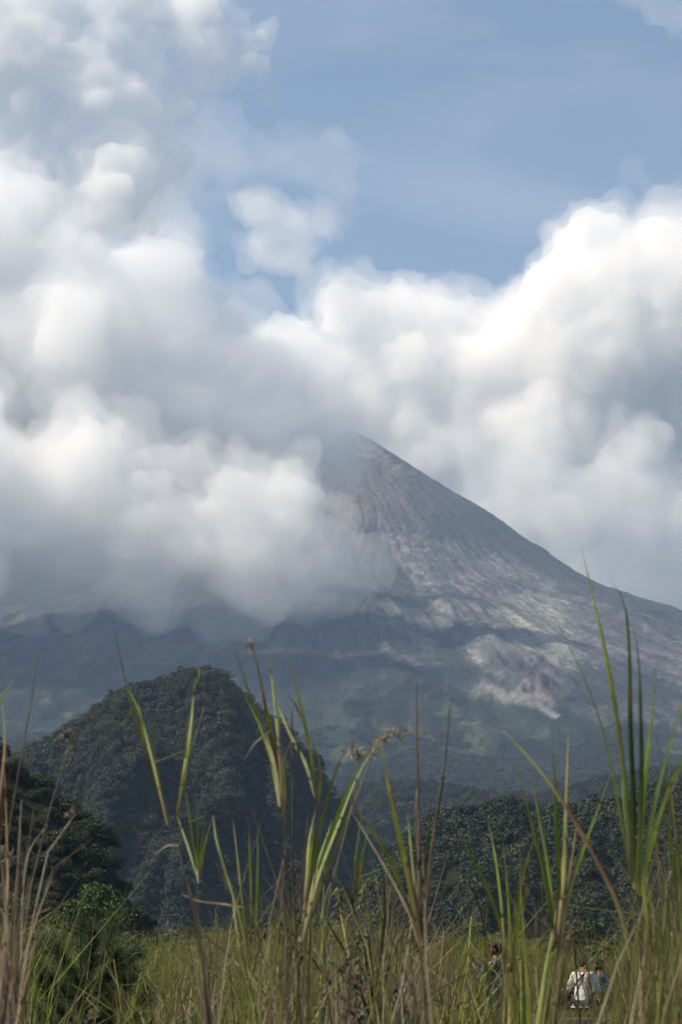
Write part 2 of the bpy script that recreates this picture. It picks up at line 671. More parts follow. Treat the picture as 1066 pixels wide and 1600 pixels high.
# ------------------------------------------------------------------ foliage prototypes
def leaf_material(name, cols, rough=0.6, trans=0.25, spread=0.35):
    """cols: list of base colours picked per instance/thing, varied inside the crown by leaf."""
    m = bpy.data.materials.new(name)
    m.use_nodes = True
    n, l = nt(m)
    p = n['Principled BSDF']
    p.inputs['Roughness'].default_value = rough
    p.inputs['Specular IOR Level'].default_value = 0.25
    oi = n.new('ShaderNodeObjectInfo')
    ramp = n.new('ShaderNodeValToRGB')
    e = ramp.color_ramp.elements
    while len(e) < len(cols):
        e.new(0.5)
    for i, c in enumerate(cols):
        e[i].position = i / max(1, len(cols) - 1)
        e[i].color = (*c, 1)
    l.new(oi.outputs['Random'], ramp.inputs[0])
    at_ = n.new('ShaderNodeAttribute')
    at_.attribute_name = 'tint'
    mr = n.new('ShaderNodeMapRange')
    mr.inputs[3].default_value = 1 - spread
    mr.inputs[4].default_value = 1 + spread
    l.new(at_.outputs['Fac'], mr.inputs[0])
    vm = n.new('ShaderNodeVectorMath')
    vm.operation = 'SCALE'
    l.new(ramp.outputs[0], vm.inputs[0])
    l.new(mr.outputs[0], vm.inputs['Scale'])
    l.new(vm.outputs[0], p.inputs['Base Color'])
    tr = n.new('ShaderNodeBsdfTranslucent')
    l.new(vm.outputs[0], tr.inputs['Color'])
    mix = n.new('ShaderNodeMixShader')
    mix.inputs[0].default_value = trans
    l.new(p.outputs[0], mix.inputs[1])
    l.new(tr.outputs[0], mix.inputs[2])
    l.new(mix.outputs[0], n['Material Output'].inputs['Surface'])
    return m


FAR_LEAF = leaf_material('far_tree_leaves', [(0.018, 0.030, 0.013), (0.034, 0.048, 0.019), (0.024, 0.036, 0.014), (0.060, 0.070, 0.028), (0.022, 0.034, 0.018), (0.046, 0.056, 0.024), (0.085, 0.080, 0.045)], trans=0.15)
NEAR_LEAF = leaf_material('near_tree_leaves', [(0.026, 0.040, 0.014), (0.046, 0.058, 0.020), (0.034, 0.046, 0.016), (0.062, 0.060, 0.030)], trans=0.2)
BRIGHT_LEAF = leaf_material('bright_tree_leaves', [(0.060, 0.090, 0.022), (0.066, 0.094, 0.026)], trans=0.25)


def crown_mesh(name, mat, seed, lobes=9, leaves=34, leaf=0.17, squash=0.8, top_only=False):
    r = np.random.default_rng(seed)
    V, Fc, T = [], [], []
    for k in range(lobes):
        while True:
            c = r.normal(size=3)
            c /= np.linalg.norm(c)
            if c[2] > -0.35:
                break
        c = c * r.uniform(0.35, 0.72) * np.array([1, 1, squash])
        rad = r.uniform(0.28, 0.5)
        lt = r.uniform(0.25, 0.75)
        for j in range(leaves):
            d = r.normal(size=3)
            d /= np.linalg.norm(d)
            if d[2] < -0.5:
                d[2] *= -1
            pos = c + d * rad * r.uniform(0.75, 1.08) * np.array([1, 1, squash])
            nrm = d + r.normal(size=3) * 0.5 + np.array([0, 0, 0.4])
            nrm /= np.linalg.norm(nrm)
            t1 = np.cross(nrm, r.normal(size=3))
            t1 /= np.linalg.norm(t1)
            t2 = np.cross(nrm, t1)
            s = leaf * r.uniform(0.6, 1.25)
            i0 = len(V)
            bow = nrm * s * 0.22
            V += [pos - t1 * s, pos + t2 * s * 0.55 + bow, pos + t1 * s, pos - t2 * s * 0.55 + bow]
            Fc.append((i0, i0 + 1, i0 + 2, i0 + 3))
            T += [np.clip(lt + r.uniform(-0.25, 0.25), 0, 1)] * 4
    T = np.array(T)[:, None] * np.ones((1, 3))
    return np_mesh(name, V, Fc, [mat], False, T, 'tint')


def gn_scatter(name, pts, scales, protos, seed=0, tilt=0.12, kind='stuff', rots=None):
    """One object made of instances of the proto meshes on the given points (geometry nodes)."""
    n = len(pts)
    me = bpy.data.meshes.new(name)
    me.vertices.add(n)
    me.vertices.foreach_set('co', np.asarray(pts, np.float32).ravel())
    r = np.random.default_rng(seed)
    sc = me.attributes.new('s', 'FLOAT', 'POINT')
    sc.data.foreach_set('value', np.asarray(scales, np.float32))
    ro = me.attributes.new('r', 'FLOAT_VECTOR', 'POINT')
    if rots is None:
        rots = np.stack([r.normal(size=n) * tilt, r.normal(size=n) * tilt, r.uniform(0, 6.283, n)], -1)
    ro.data.foreach_set('vector', rots.astype(np.float32).ravel())
    ix = me.attributes.new('k', 'INT', 'POINT')
    ix.data.foreach_set('value', r.integers(0, len(protos), n).astype(np.int32))
    pc = bpy.data.collections.new(name + '_kinds')      # never linked to the scene
    for i, pm in enumerate(protos):
        pc.objects.link(bpy.data.objects.new('%s_kind_%02d' % (name, i), pm))
    g = bpy.data.node_groups.new(name, 'GeometryNodeTree')
    g.interface.new_socket('Geometry', in_out='INPUT', socket_type='NodeSocketGeometry')
    g.interface.new_socket('Geometry', in_out='OUTPUT', socket_type='NodeSocketGeometry')
    gi, go = g.nodes.new('NodeGroupInput'), g.nodes.new('NodeGroupOutput')
    ci = g.nodes.new('GeometryNodeCollectionInfo')
    ci.inputs['Collection'].default_value = pc
    ci.inputs['Separate Children'].default_value = True
    ip = g.nodes.new('GeometryNodeInstanceOnPoints')
    ip.inputs['Pick Instance'].default_value = True

    def attr(nm, ty):
        a = g.nodes.new('GeometryNodeInputNamedAttribute')
        a.data_type = ty
        a.inputs['Name'].default_value = nm
        return a.outputs['Attribute']
    L = g.links.new
    L(gi.outputs[0], ip.inputs['Points'])
    L(ci.outputs[0], ip.inputs['Instance'])
    L(attr('k', 'INT'), ip.inputs['Instance Index'])
    L(attr('r', 'FLOAT_VECTOR'), ip.inputs['Rotation'])
    L(attr('s', 'FLOAT'), ip.inputs['Scale'])
    L(ip.outputs[0], go.inputs[0])
    o = link(name, me)
    md = o.modifiers.new('scatter', 'NODES')
    md.node_group = g
    o['kind'] = kind
    return o


far_crowns = [crown_mesh('far_crown', FAR_LEAF, 100 + i, 12, 52, 0.125, 0.72 + 0.12 * (i % 3)) for i in range(6)]


def wood_on(hill, n, rmin, rmax, seed, frac=1.0, keep=None, lift=0.35, back=20):
    p = hill.points(n, frac, seed, back)
    r = np.random.default_rng(seed + 1)
    s = rmin + (rmax - rmin) * r.uniform(0, 1, n) ** 2.2
    if keep is not None:
        m = keep(p, r)
        p, s = p[m], s[m]
    p[:, 2] += s * lift
    return gn_scatter('distant_wood', p, s, far_crowns, seed)


wood_on(hill_c, 22000, 1.9, 5.0, 61, 1.05)
# the biggest crowns stand out along the crests
for _h, _n2, _lo, _hi, _sd in ((hill_c, 130, 4.0, 8.0, 75), (hill_d, 110, 3.0, 5.5, 76), (hill_e, 160, 5.0, 9.0, 77)):
    _q = _h.points(_n2, 0.0, _sd, 14)
    _sc = np.random.default_rng(_sd).uniform(_lo, _hi, _n2)
    _q[:, 2] += _sc * 0.3
    gn_scatter('distant_wood', _q, _sc, far_crowns, _sd)
wood_on(hill_e, 30000, 2.0, 5.5, 62, 1.0, keep=lambda p, r: fbm(p[:, 0] / 60, p[:, 1] / 60, octaves=3, seed=6) > -0.5)
wood_on(hill_d, 8500, 1.7, 4.6, 63, 1.05, back=14)
# trees dotted over the lower flank of the volcano
_r = np.random.default_rng(70)
_n = 70000
_a = _r.uniform(-0.18, 0.18, _n)
_Y = _r.uniform(1950, 3500, _n)
_X = _a * _Y
_z = cone_height(_X, _Y)
_m = fbm(_X / 130, _Y / 130, octaves=4, seed=19) > -0.35 + 0.3 * (_Y > 2900)
mo = bpy.data.objects['mountain']
from mathutils.bvhtree import BVHTree
_bv = BVHTree.FromObject(mo, bpy.context.evaluated_depsgraph_get())
_pts = []
for x, y in zip(_X[_m], _Y[_m]):
    h = _bv.ray_cast(Vector((x, y, 3000)), Vector((0, 0, -1)))
    if h[0] is not None:
        _pts.append((x, y, h[0].z + 1.0))
_s = 2.6 + 4.6 * _r.uniform(0, 1, len(_pts)) ** 2.5
gn_scatter('distant_wood', np.array(_pts), _s, far_crowns, 71)


# ------------------------------------------------------------------ single trees
def bark_material():
    m = new_mat('bark')
    n, l = nt(m)
    p = n['Principled BSDF']
    p.inputs['Roughness'].default_value = 0.9
    no = n.new('ShaderNodeTexNoise')
    no.inputs['Scale'].default_value = 9
    no.inputs['Detail'].default_value = 5
    r = n.new('ShaderNodeValToRGB')
    r.color_ramp.elements[0].color = (0.035, 0.028, 0.02, 1)
    r.color_ramp.elements[1].color = (0.13, 0.105, 0.075, 1)
    l.new(no.outputs[0], r.inputs[0])
    l.new(r.outputs[0], p.inputs['Base Color'])
    return m


BARK = bark_material()


def tube(points, radii, sides=6):
    """Vertices and faces of a tube along points."""
    P = np.asarray(points, float)
    n = len(P)
    V, Fc = [], []
    T = np.gradient(P, axis=0)
    T /= np.linalg.norm(T, axis=1)[:, None] + 1e-12
    up = np.array([0.3, 0.2, 0.93]) if abs(T[0][2]) < 0.8 else np.array([1.0, 0, 0])
    for i in range(n):
        b1 = np.cross(T[i], up)
        b1 /= np.linalg.norm(b1) + 1e-12
        b2 = np.cross(T[i], b1)
        for k in range(sides):
            a = 2 * math.pi * k / sides
            V.append(P[i] + (b1 * math.cos(a) + b2 * math.sin(a)) * radii[i])
    for i in range(n - 1):
        for k in range(sides):
            k2 = (k + 1) % sides
            Fc.append((i * sides + k, i * sides + k2, (i + 1) * sides + k2, (i + 1) * sides + k))
    Fc.append(tuple([0, 1, 2, 3]))
    return np.array(V), np.array(Fc)


def merge(parts):
    V, Fc, n = [], [], 0
    for v, f in parts:
        V.append(v)
        Fc.append(f + n)
        n += len(v)
    return np.concatenate(V), np.concatenate(Fc)


def trunk_mesh(seed, h=1.0):
    r = np.random.default_rng(seed)
    parts = [tube([(0, 0, -0.9), (0.02, 0.01, -0.3), (0.05, -0.02, 0.25)], [0.07, 0.055, 0.04])]
    for k in range(5):
        a = r.uniform(0, 6.28)
        e = np.array([math.cos(a) * 0.5, math.sin(a) * 0.5, r.uniform(0.2, 0.5)])
        parts.append(tube([(0.02, 0, -0.25 + 0.1 * k), tuple(e * 0.5), tuple(e)], [0.03, 0.02, 0.008], 5))
    v, f = merge(parts)
    return np_mesh('trunk', v, f, [BARK], True)


near_crowns = [crown_mesh('crown', NEAR_LEAF, 200 + i, 17, 75, 0.085, 0.8) for i in range(5)]
bright_crowns = [crown_mesh('crown', BRIGHT_LEAF, 300 + i, 18, 85, 0.075, 0.85) for i in range(2)]
mid_crowns = [crown_mesh('crown', FAR_LEAF, 220 + i, 14, 70, 0.10, 0.8) for i in range(3)]
trunks = [trunk_mesh(400 + i) for i in range(3)]


def plant_tree(p, s, crown, trunk, label, group=None):
    root = empty('broadleaf_tree', (p[0], p[1], p[2]), label, 'tree', group, random.uniform(0, 6.28))
    root.scale = (s, s, s)
    t = link('trunk', trunk, root, (0, 0, 0.9))
    c = link('crown', crown, root, (0, 0, 1.05))
    return root


_pb = hill_b.points(1500, 1.0, 81, 6)
_px, _py = project(_pb)
_ok = (_px > -30) & (_px < 330) & (_py > 1130) & (_py < 1500)
_pb = _pb[_ok]
placed = []
for p in _pb:
    s = 1.1 + 1.5 * random.random() ** 1.5
    if all((p[0] - q[0]) ** 2 + (p[1] - q[1]) ** 2 > (0.62 * (s + q[3])) ** 2 for q in placed):
        placed.append((p[0], p[1], p[2], s))
    if len(placed) >= 170:
        break
for i, (x, y, z, s) in enumerate(placed):
    qy = project(np.array([x, y, z]))[1]
    where, grp = (('dark bushy tree high on the near left slope, above the brown stalks', 'trees high on the near left slope') if qy < 1270 else
                  ('dark bushy tree halfway down the near left slope', 'trees halfway down the near left slope') if qy < 1380 else
                  ('dark bushy tree in the row at the foot of the near left slope', 'trees at the foot of the near left slope'))
    plant_tree((x, y, z - 0.8 * s), s, near_crowns[i % 5], trunks[i % 3], where, grp)
for (px_, py_, Y, s, lab) in ((146, 1412, 128, 1.9, 'brighter green round tree at the foot of the near left slope, behind the young pine'),
                              (92, 1448, 112, 1.2, 'small bright green tree left of the round tree above the young pine'),
                              (24, 1420, 120, 1.5, 'bright green tree at the left edge of the photo behind brown stalks'),
                              (205, 1432, 135, 1.2, 'low dark green tree right of the round bright tree, at the rim of the gorge')):
    c = at(px_, py_, Y)
    plant_tree((c[0], c[1], c[2] - 1.3 * s), s, bright_crowns[0] if 'bright' in lab and 'low' not in lab else near_crowns[1], trunks[0], lab)

_pd = hill_d.points(2600, 1.0, 83, -60)
_px, _py = project(_pd)
_pd = _pd[(_px > 600) & (_px < 1090) & (_py > 1340) & (_py < 1500)]
placed2 = []
for p in _pd:
    s = 1.6 + 1.9 * random.random() ** 2
    if all((p[0] - q[0]) ** 2 + (p[1] - q[1]) ** 2 > (0.6 * (s + q[3])) ** 2 for q in placed2):
        placed2.append((p[0], p[1], p[2], s))
    if len(placed2) >= 110:
        break
for i, (x, y, z, s) in enumerate(placed2):
    qx = project(np.array([x, y, z]))[0]
    where, grp = (('rounded dark tree low on the right hill, behind the brown stem bundle', 'trees low on the right hill, left part') if qx < 740 else
                  ('rounded dark tree low on the right hill, behind the pale green clump', 'trees low on the right hill, middle part') if qx < 900 else
                  ('rounded dark tree low on the right hill, behind the widest fan', 'trees low on the right hill, right part'))
    plant_tree((x, y, z - 0.7 * s), s, mid_crowns[i % 3], trunks[i % 3], where, grp)
for (px_, py_, Y, s) in ((905, 1478, 210, 3.2), (860, 1492, 190, 2.2), (1010, 1488, 200, 2.6)):
    c = at(px_, py_, Y)
    plant_tree((c[0], c[1], c[2] - 1.1 * s), s, near_crowns[2], trunks[1],
               {905: 'large round grey-green tree beyond the meadow above the men at the right',
                860: 'smaller round tree beyond the meadow left of the large round one',
                1010: 'round tree beyond the meadow behind the tall right-hand grass'}[px_])


# ------------------------------------------------------------------ grass material and blades
def blade_material(name, rough=0.5, trans=0.35):
    m = bpy.data.materials.new(name)
    m.use_nodes = True
    n, l = nt(m)
    p = n['Principled BSDF']
    p.inputs['Roughness'].default_value = rough
    p.inputs['Specular IOR Level'].default_value = 0.35
    a = n.new('ShaderNodeAttribute')
    a.attribute_name = 'tint'
    oi = n.new('ShaderNodeObjectInfo')
    mr = n.new('ShaderNodeMapRange')
    mr.inputs[3].default_value = 0.78
    mr.inputs[4].default_value = 1.22
    l.new(oi.outputs['Random'], mr.inputs[0])
    tc = n.new('ShaderNodeTexCoord')
    no = n.new('ShaderNodeTexNoise')
    no.inputs['Scale'].default_value = 38
    no.inputs['Detail'].default_value = 3
    l.new(tc.outputs['Object'], no.inputs['Vector'])
    m2 = n.new('ShaderNodeMapRange')
    m2.inputs[1].default_value = 0.3
    m2.inputs[2].default_value = 0.7
    m2.inputs[3].default_value = 0.7
    m2.inputs[4].default_value = 1.25
    l.new(no.outputs[0], m2.inputs[0])
    mm = n.new('ShaderNodeMath')
    mm.operation = 'MULTIPLY'
    l.new(mr.outputs[0], mm.inputs[0])
    l.new(m2.outputs[0], mm.inputs[1])
    vm = n.new('ShaderNodeVectorMath')
    vm.operation = 'SCALE'
    l.new(a.outputs['Color'], vm.inputs[0])
    l.new(mm.outputs[0], vm.inputs['Scale'])
    l.new(vm.outputs[0], p.inputs['Base Color'])
    tr = n.new('ShaderNodeBsdfTranslucent')
    l.new(vm.outputs[0], tr.inputs['Color'])
    mix = n.new('ShaderNodeMixShader')
    mix.inputs[0].default_value = trans
    l.new(p.outputs[0], mix.inputs[1])
    l.new(tr.outputs[0], mix.inputs[2])
    l.new(mix.outputs[0], n['Material Output'].inputs['Surface'])
    return m


BLADE = blade_material('grass_blade')
DRY = blade_material('dry_stem', 0.7, 0.12)

GREEN = (0.158, 0.190, 0.028)
BRIGHT = (0.200, 0.250, 0.042)
DEEP = (0.062, 0.100, 0.022)
YELLOW = (0.250, 0.225, 0.050)
ORANGE = (0.230, 0.125, 0.040)
BROWN = (0.100, 0.062, 0.034)
TAN = (0.200, 0.150, 0.090)
PALE = (0.300, 0.255, 0.170)
KIND = {  # colours from base to tip
    'g': (BROWN, GREEN, GREEN, GREEN, GREEN), 'G': (GREEN, BRIGHT, BRIGHT, BRIGHT, GREEN), 'd': (GREEN, DEEP, DEEP, GREEN, GREEN),
    'y': (BROWN, YELLOW, GREEN, YELLOW, YELLOW), 'o': (BROWN, BROWN, ORANGE, YELLOW, GREEN), 'b': (BROWN, BROWN, BROWN, BROWN, TAN),
    't': (BROWN, TAN, TAN, TAN, PALE), 'p': (TAN, PALE, PALE, PALE, PALE), 'x': (BROWN, BROWN, GREEN, GREEN, BROWN),
    'r': (BROWN, ORANGE, ORANGE, ORANGE, TAN), 'k': (GREEN, BROWN, BROWN, YELLOW, GREEN)}


def spline(P, n):
    P = np.asarray(P, float)
    if len(P) == 2:
        P = np.array([P[0], P[0] * 0.5 + P[1] * 0.5, P[1]])
    d = np.r_[0, np.cumsum(np.linalg.norm(np.diff(P, axis=0), axis=1))]
    t = np.linspace(0, d[-1], n)
    out = np.zeros((n, 3))
    T = np.gradient(P, d, axis=0)
    for j, tt in enumerate(t):
        i = min(np.searchsorted(d, tt, side='right') - 1, len(P) - 2)
        h = d[i + 1] - d[i]
        s = (tt - d[i]) / h
        out[j] = ((2 * s**3 - 3 * s**2 + 1) * P[i] + (s**3 - 2 * s**2 + s) * h * T[i]
                  + (-2 * s**3 + 3 * s**2) * P[i + 1] + (s**3 - s**2) * h * T[i + 1])
    return out


def ribbon(P, width, kind, r, n=14, fold=0.35, twist=None, tipstart=0.45, ragged=True):
    """A folded grass leaf from base P[0] to tip P[-1]."""
    C = spline(P, n)
    T = np.gradient(C, axis=0)
    T /= np.linalg.norm(T, axis=1)[:, None] + 1e-12
    tw0 = r.uniform(-0.9, 0.9) if twist is None else twist
    tw1 = tw0 + r.uniform(-1.2, 1.2)
    V, cols = [], []
    K = np.array(KIND[kind])
    for i in range(n):
        s = i / (n - 1)
        w = width * r.uniform(0.9, 1.1) * (0.55 + 0.45 * min(1, s * 4)) * (1 if s < tipstart else max(0.04, 1 - ((s - tipstart) / (1 - tipstart)) ** 1.6)) * 0.5
        a = tw0 + (tw1 - tw0) * s
        side = np.cross(T[i], np.array([0, 1.0, 0]))
        nn = np.linalg.norm(side)
        side = side / nn if nn > 1e-6 else np.array([1.0, 0, 0])
        dep = np.cross(side, T[i])
        sd = side * math.cos(a) + dep * math.sin(a)
        up = np.cross(T[i], sd)
        V += [C[i] - sd * w, C[i] + up * w * fold, C[i] + sd * w]
        k = s * (len(K) - 1)
        k0 = min(int(k), len(K) - 2)
        c = K[k0] * (1 - k + k0) + K[k0 + 1] * (k - k0)
        c = c * r.uniform(0.9, 1.1)
        if s > 0.93 and ragged:
            c = c * 0.6 + np.array(BROWN) * 0.5
        if r.random() < 0.10 and ragged:
            c = c * 0.5 + np.array(ORANGE) * 0.4
        cols += [c * r.uniform(0.7, 0.9), c * 1.12, c * r.uniform(0.85, 1.1)]
    Fc = []
    for i in range(n - 1):
        for k in range(2):
            a_ = i * 3 + k
            Fc.append((a_, a_ + 1, a_ + 4, a_ + 3))
    return np.array(V), np.array(Fc), np.array(cols)


def stalk(P, r0, r1, kind, r, n=10, sides=5):
    C = spline(P, n)
    v, f = tube(C, np.linspace(r0, r1, n), sides)
    K = np.array(KIND[kind])
    cols = []
    for i in range(n):
        k = i / (n - 1) * (len(K) - 1)
        k0 = min(int(k), len(K) - 2)
        c = K[k0] * (1 - k + k0) + K[k0 + 1] * (k - k0)
        if r.random() < 0.2:
            c = c * 0.6
        cols += [c] * sides
    return v, f, np.array(cols)


def seed_head(P, size, r, col=PALE):
    """Drooping feathery head along P."""
    C = spline(P, 16)
    V, Fc, cols = [], [], []
    for i in range(16):
        for k in range(5):
            d = r.normal(size=3)
            d[2] -= 0.8
            d /= np.linalg.norm(d)
            L = size * r.uniform(0.5, 1.3)
            q = np.cross(d, r.normal(size=3))
            q = q / np.linalg.norm(q) * size * 0.10
            i0 = len(V)
            m = C[i] + d * L * 0.5 + np.array([0, 0, -0.1 * L])
            V += [C[i], m - q, C[i] + d * L, m + q]
            Fc.append((i0, i0 + 1, i0 + 2, i0 + 3))
            cols += [np.array(col) * r.uniform(0.7, 1.15)] * 4
    return np.array(V), np.array(Fc), np.array(cols)


def add_piece(root, origin, name, geo, mat):
    v, f, c = geo
    return link(name, np_mesh(name, v - origin, f, [mat], True, c, 'tint'), root)


def tuft(label, d, base_px, blades, stalks=(), heads=(), fill=0, group='tall grass clumps in the foreground', seed=0, spread=0.10, name='grass_clump', fillkinds='ggyxtb', fill_y=(1180, 1480), fill_x=30):
    """blades: (kind, width px, [(px, py), ...] from base to tip); everything roots in the ground at depth d."""
    r = np.random.default_rng(1000 + seed)
    bx = at(base_px, 1500, d)[0]
    base = np.array([bx, d, float(ground_z(bx, d))])
    root = empty(name, base, label, 'grass clump', group)
    s = d / F_PX

    def world(pts, toground, k):
        dd = d + r.uniform(-0.10, 0.10)
        P = [at(x, y, dd + 0.03 * (i - len(pts) / 2) * (1 if k % 2 else -1)) for i, (x, y) in enumerate(pts)]
        if toground:
            g = base + np.array([r.normal() * spread, r.normal() * spread * 0.6, -0.02])
            q = P[0]
            mid = q * 0.45 + g * 0.55
            mid[0] = g[0] + (q[0] - g[0]) * 0.35
            P = [g, mid] + P
        return P
    for k, b in enumerate(blades):
        kind, w, pts = b[:3]
        toground = pts[0][1] >= 1560
        P = world(pts, toground, k)
        mat = DRY if kind in 'btpr' else BLADE
        add_piece(root, base, 'blade', ribbon(P, w * 0.82 * s, kind, r, 22 if toground else 15, twist=r.uniform(-0.5, 0.5), tipstart=0.72 if toground else 0.4), mat)
    for k, b in enumerate(stalks):
        kind, w, pts = b
        P = world(pts, pts[0][1] >= 1560, k)
        add_piece(root, base, 'stem', stalk(P, w * s * 0.55, w * s * 0.3, kind, r, 18), DRY if kind in 'btpr' else BLADE)
    for k, (pts, size) in enumerate(heads):
        P = [at(x, y, d) for x, y in pts]
        add_piece(root, base, 'seed_head', seed_head(P, size * s, r), DRY)
    for k in range(int(fill * 2.5)):
        x1 = base_px + r.normal() * fill_x
        y1 = r.uniform(*fill_y)
        lean = r.normal() * 45
        kind = fillkinds[int(r.integers(0, len(fillkinds)))]
        pts = [(base_px + r.normal() * 14, 1620), (base_px * 0.5 + x1 * 0.5 + lean * 0.2, 1620 * 0.5 + y1 * 0.5), (x1 + lean, y1)]
        if r.random() < 0.3:    # a bent tip
            pts.append((pts[-1][0] + r.choice([-1, 1]) * r.uniform(12, 40), y1 + r.uniform(5, 40)))
        P = world(pts, True, k)
        add_piece(root, base, 'blade', ribbon(P, r.uniform(1.8, 5.2) * s, kind, r, 18, tipstart=0.7), DRY if kind in 'btpr' else BLADE)
    return root


# ------------------------------------------------------------------ the big clumps of the photograph
tuft('tallest clump, its long green leaves fanning widest and reaching the sky', 2.7, 985, [
    ('g', 8, [(988, 1385), (968, 1270), (948, 1160), (915, 1065), (880, 990), (846, 930)]),
    ('g', 10, [(988, 1380), (978, 1240), (962, 1110), (943, 1005), (925, 925), (908, 852)]),
    ('d', 11, [(992, 1385), (990, 1250), (985, 1130), (983, 1010), (975, 940), (955, 906)]),
    ('d', 9, [(996, 1380), (1002, 1250), (1001, 1110), (997, 1020), (988, 968)]),
    ('G', 12, [(997, 1380), (1006, 1240), (1018, 1130), (1027, 1032)]),
    ('G', 12, [(1000, 1385), (1020, 1270), (1045, 1170), (1075, 1075), (1110, 1000)]),
    ('G', 11, [(1000, 1400), (1018, 1320), (1050, 1220), (1095, 1130)]),
    ('d', 10, [(992, 1390), (984, 1320), (975, 1240), (972, 1180)]),
    ('G', 9, [(994, 1390), (999, 1320), (1004, 1250), (1012, 1180)]),
    ('k', 8, [(985, 1500), (968, 1420), (930, 1340), (885, 1262), (845, 1205), (800, 1155), (757, 1112)]),
    ('o', 12, [(960, 1620), (968, 1520), (984, 1430), (990, 1370)]),
    ('o', 12, [(950, 1620), (972, 1520), (992, 1440), (1003, 1390)]),
    ('b', 9, [(985, 1620), (980, 1500), (986, 1430), (988, 1370)]),
    ('r', 9, [(1003, 1620), (1000, 1520), (994, 1440)]),
    ('x', 8, [(1010, 1620), (1020, 1500), (1010, 1420), (1000, 1380)]),
    ('x', 10, [(930, 1620), (950, 1540), (1000, 1440), (1025, 1370), (1040, 1330)]),
], seed=1, fill=6, fillkinds='bxrt', fill_y=(1380, 1500), fill_x=14)

tuft('upright green clump left of the widest fan and of the man in white', 3.1, 868, [
    ('g', 9, [(868, 1470), (874, 1400), (870, 1290), (862, 1137)]),
    ('y', 9, [(872, 1460), (880, 1380), (884, 1260), (889, 1125)]),
    ('g', 9, [(868, 1480), (856, 1390), (832, 1290), (800, 1172)]),
    ('g', 6, [(866, 1470), (860, 1380), (843, 1280), (822, 1180)]),
    ('g', 9, [(872, 1500), (888, 1400), (915, 1320), (940, 1250), (958, 1200)]),
    ('y', 7, [(872, 1490), (884, 1410), (905, 1340), (930, 1270)]),
    ('b', 8, [(874, 1560), (892, 1460), (918, 1390), (930, 1337)]),
    ('t', 5, [(878, 1480), (890, 1370), (900, 1300), (906, 1248)]),
    ('g', 14, [(845, 1620), (852, 1540), (862, 1450), (874, 1370)]),
    ('G', 12, [(838, 1620), (850, 1530), (868, 1440), (880, 1340), (886, 1240)]),
    ('r', 9, [(850, 1620), (862, 1540), (874, 1470), (880, 1400)]),
    ('b', 9, [(862, 1620), (870, 1540), (880, 1480), (894, 1430)]),
    ('o', 6, [(852, 1620), (862, 1560), (872, 1500)]),
    ('y', 5, [(935, 1620), (930, 1570), (915, 1520), (900, 1480), (893, 1460)]),
    ('t', 4, [(940, 1600), (926, 1560), (912, 1528)]),
], seed=2, fill=8, fillkinds='gyxb', fill_y=(1280, 1500), fill_x=14)

tuft('pale green clump with narrow leaves in front of the person with raised arms', 3.6, 795, [
    ('g', 7, [(793, 1500), (780, 1440), (748, 1360), (705, 1285)]),
    ('g', 6, [(790, 1500), (784, 1420), (774, 1340), (760, 1270)]),
    ('g', 7, [(820, 1620), (818, 1500), (816, 1370), (812, 1262)]),
    ('g', 8, [(826, 1620), (822, 1500), (814, 1400), (812, 1310)]),
    ('y', 6, [(800, 1520), (808, 1420), (822, 1350), (838, 1300)]),
    ('g', 6, [(798, 1520), (796, 1430), (790, 1350), (784, 1305)]),
    ('G', 16, [(788, 1620), (790, 1560), (793, 1480), (796, 1420)]),
    ('y', 14, [(796, 1620), (798, 1550), (801, 1480), (806, 1410)]),
    ('g', 11, [(802, 1540), (806, 1460), (812, 1400), (814, 1350)]),
    ('r', 9, [(786, 1620), (788, 1570), (790, 1520)]),
    ('p', 7, [(790, 1520), (787, 1490), (792, 1470)]),
    ('b', 12, [(832, 1620), (836, 1560), (840, 1480), (834, 1400)]),
    ('g', 6, [(760, 1600), (750, 1560), (735, 1520), (715, 1490)]),
    ('g', 5, [(765, 1600), (758, 1540), (742, 1500), (722, 1484)]),
    ('g', 6, [(775, 1620), (765, 1550), (757, 1470), (752, 1400)]),
], [('b', 3, [(760, 1470), (750, 1420), (735, 1385), (715, 1390), (700, 1408)])], seed=3, fill=9, fillkinds='gygx', fill_y=(1290, 1480), fill_x=16)

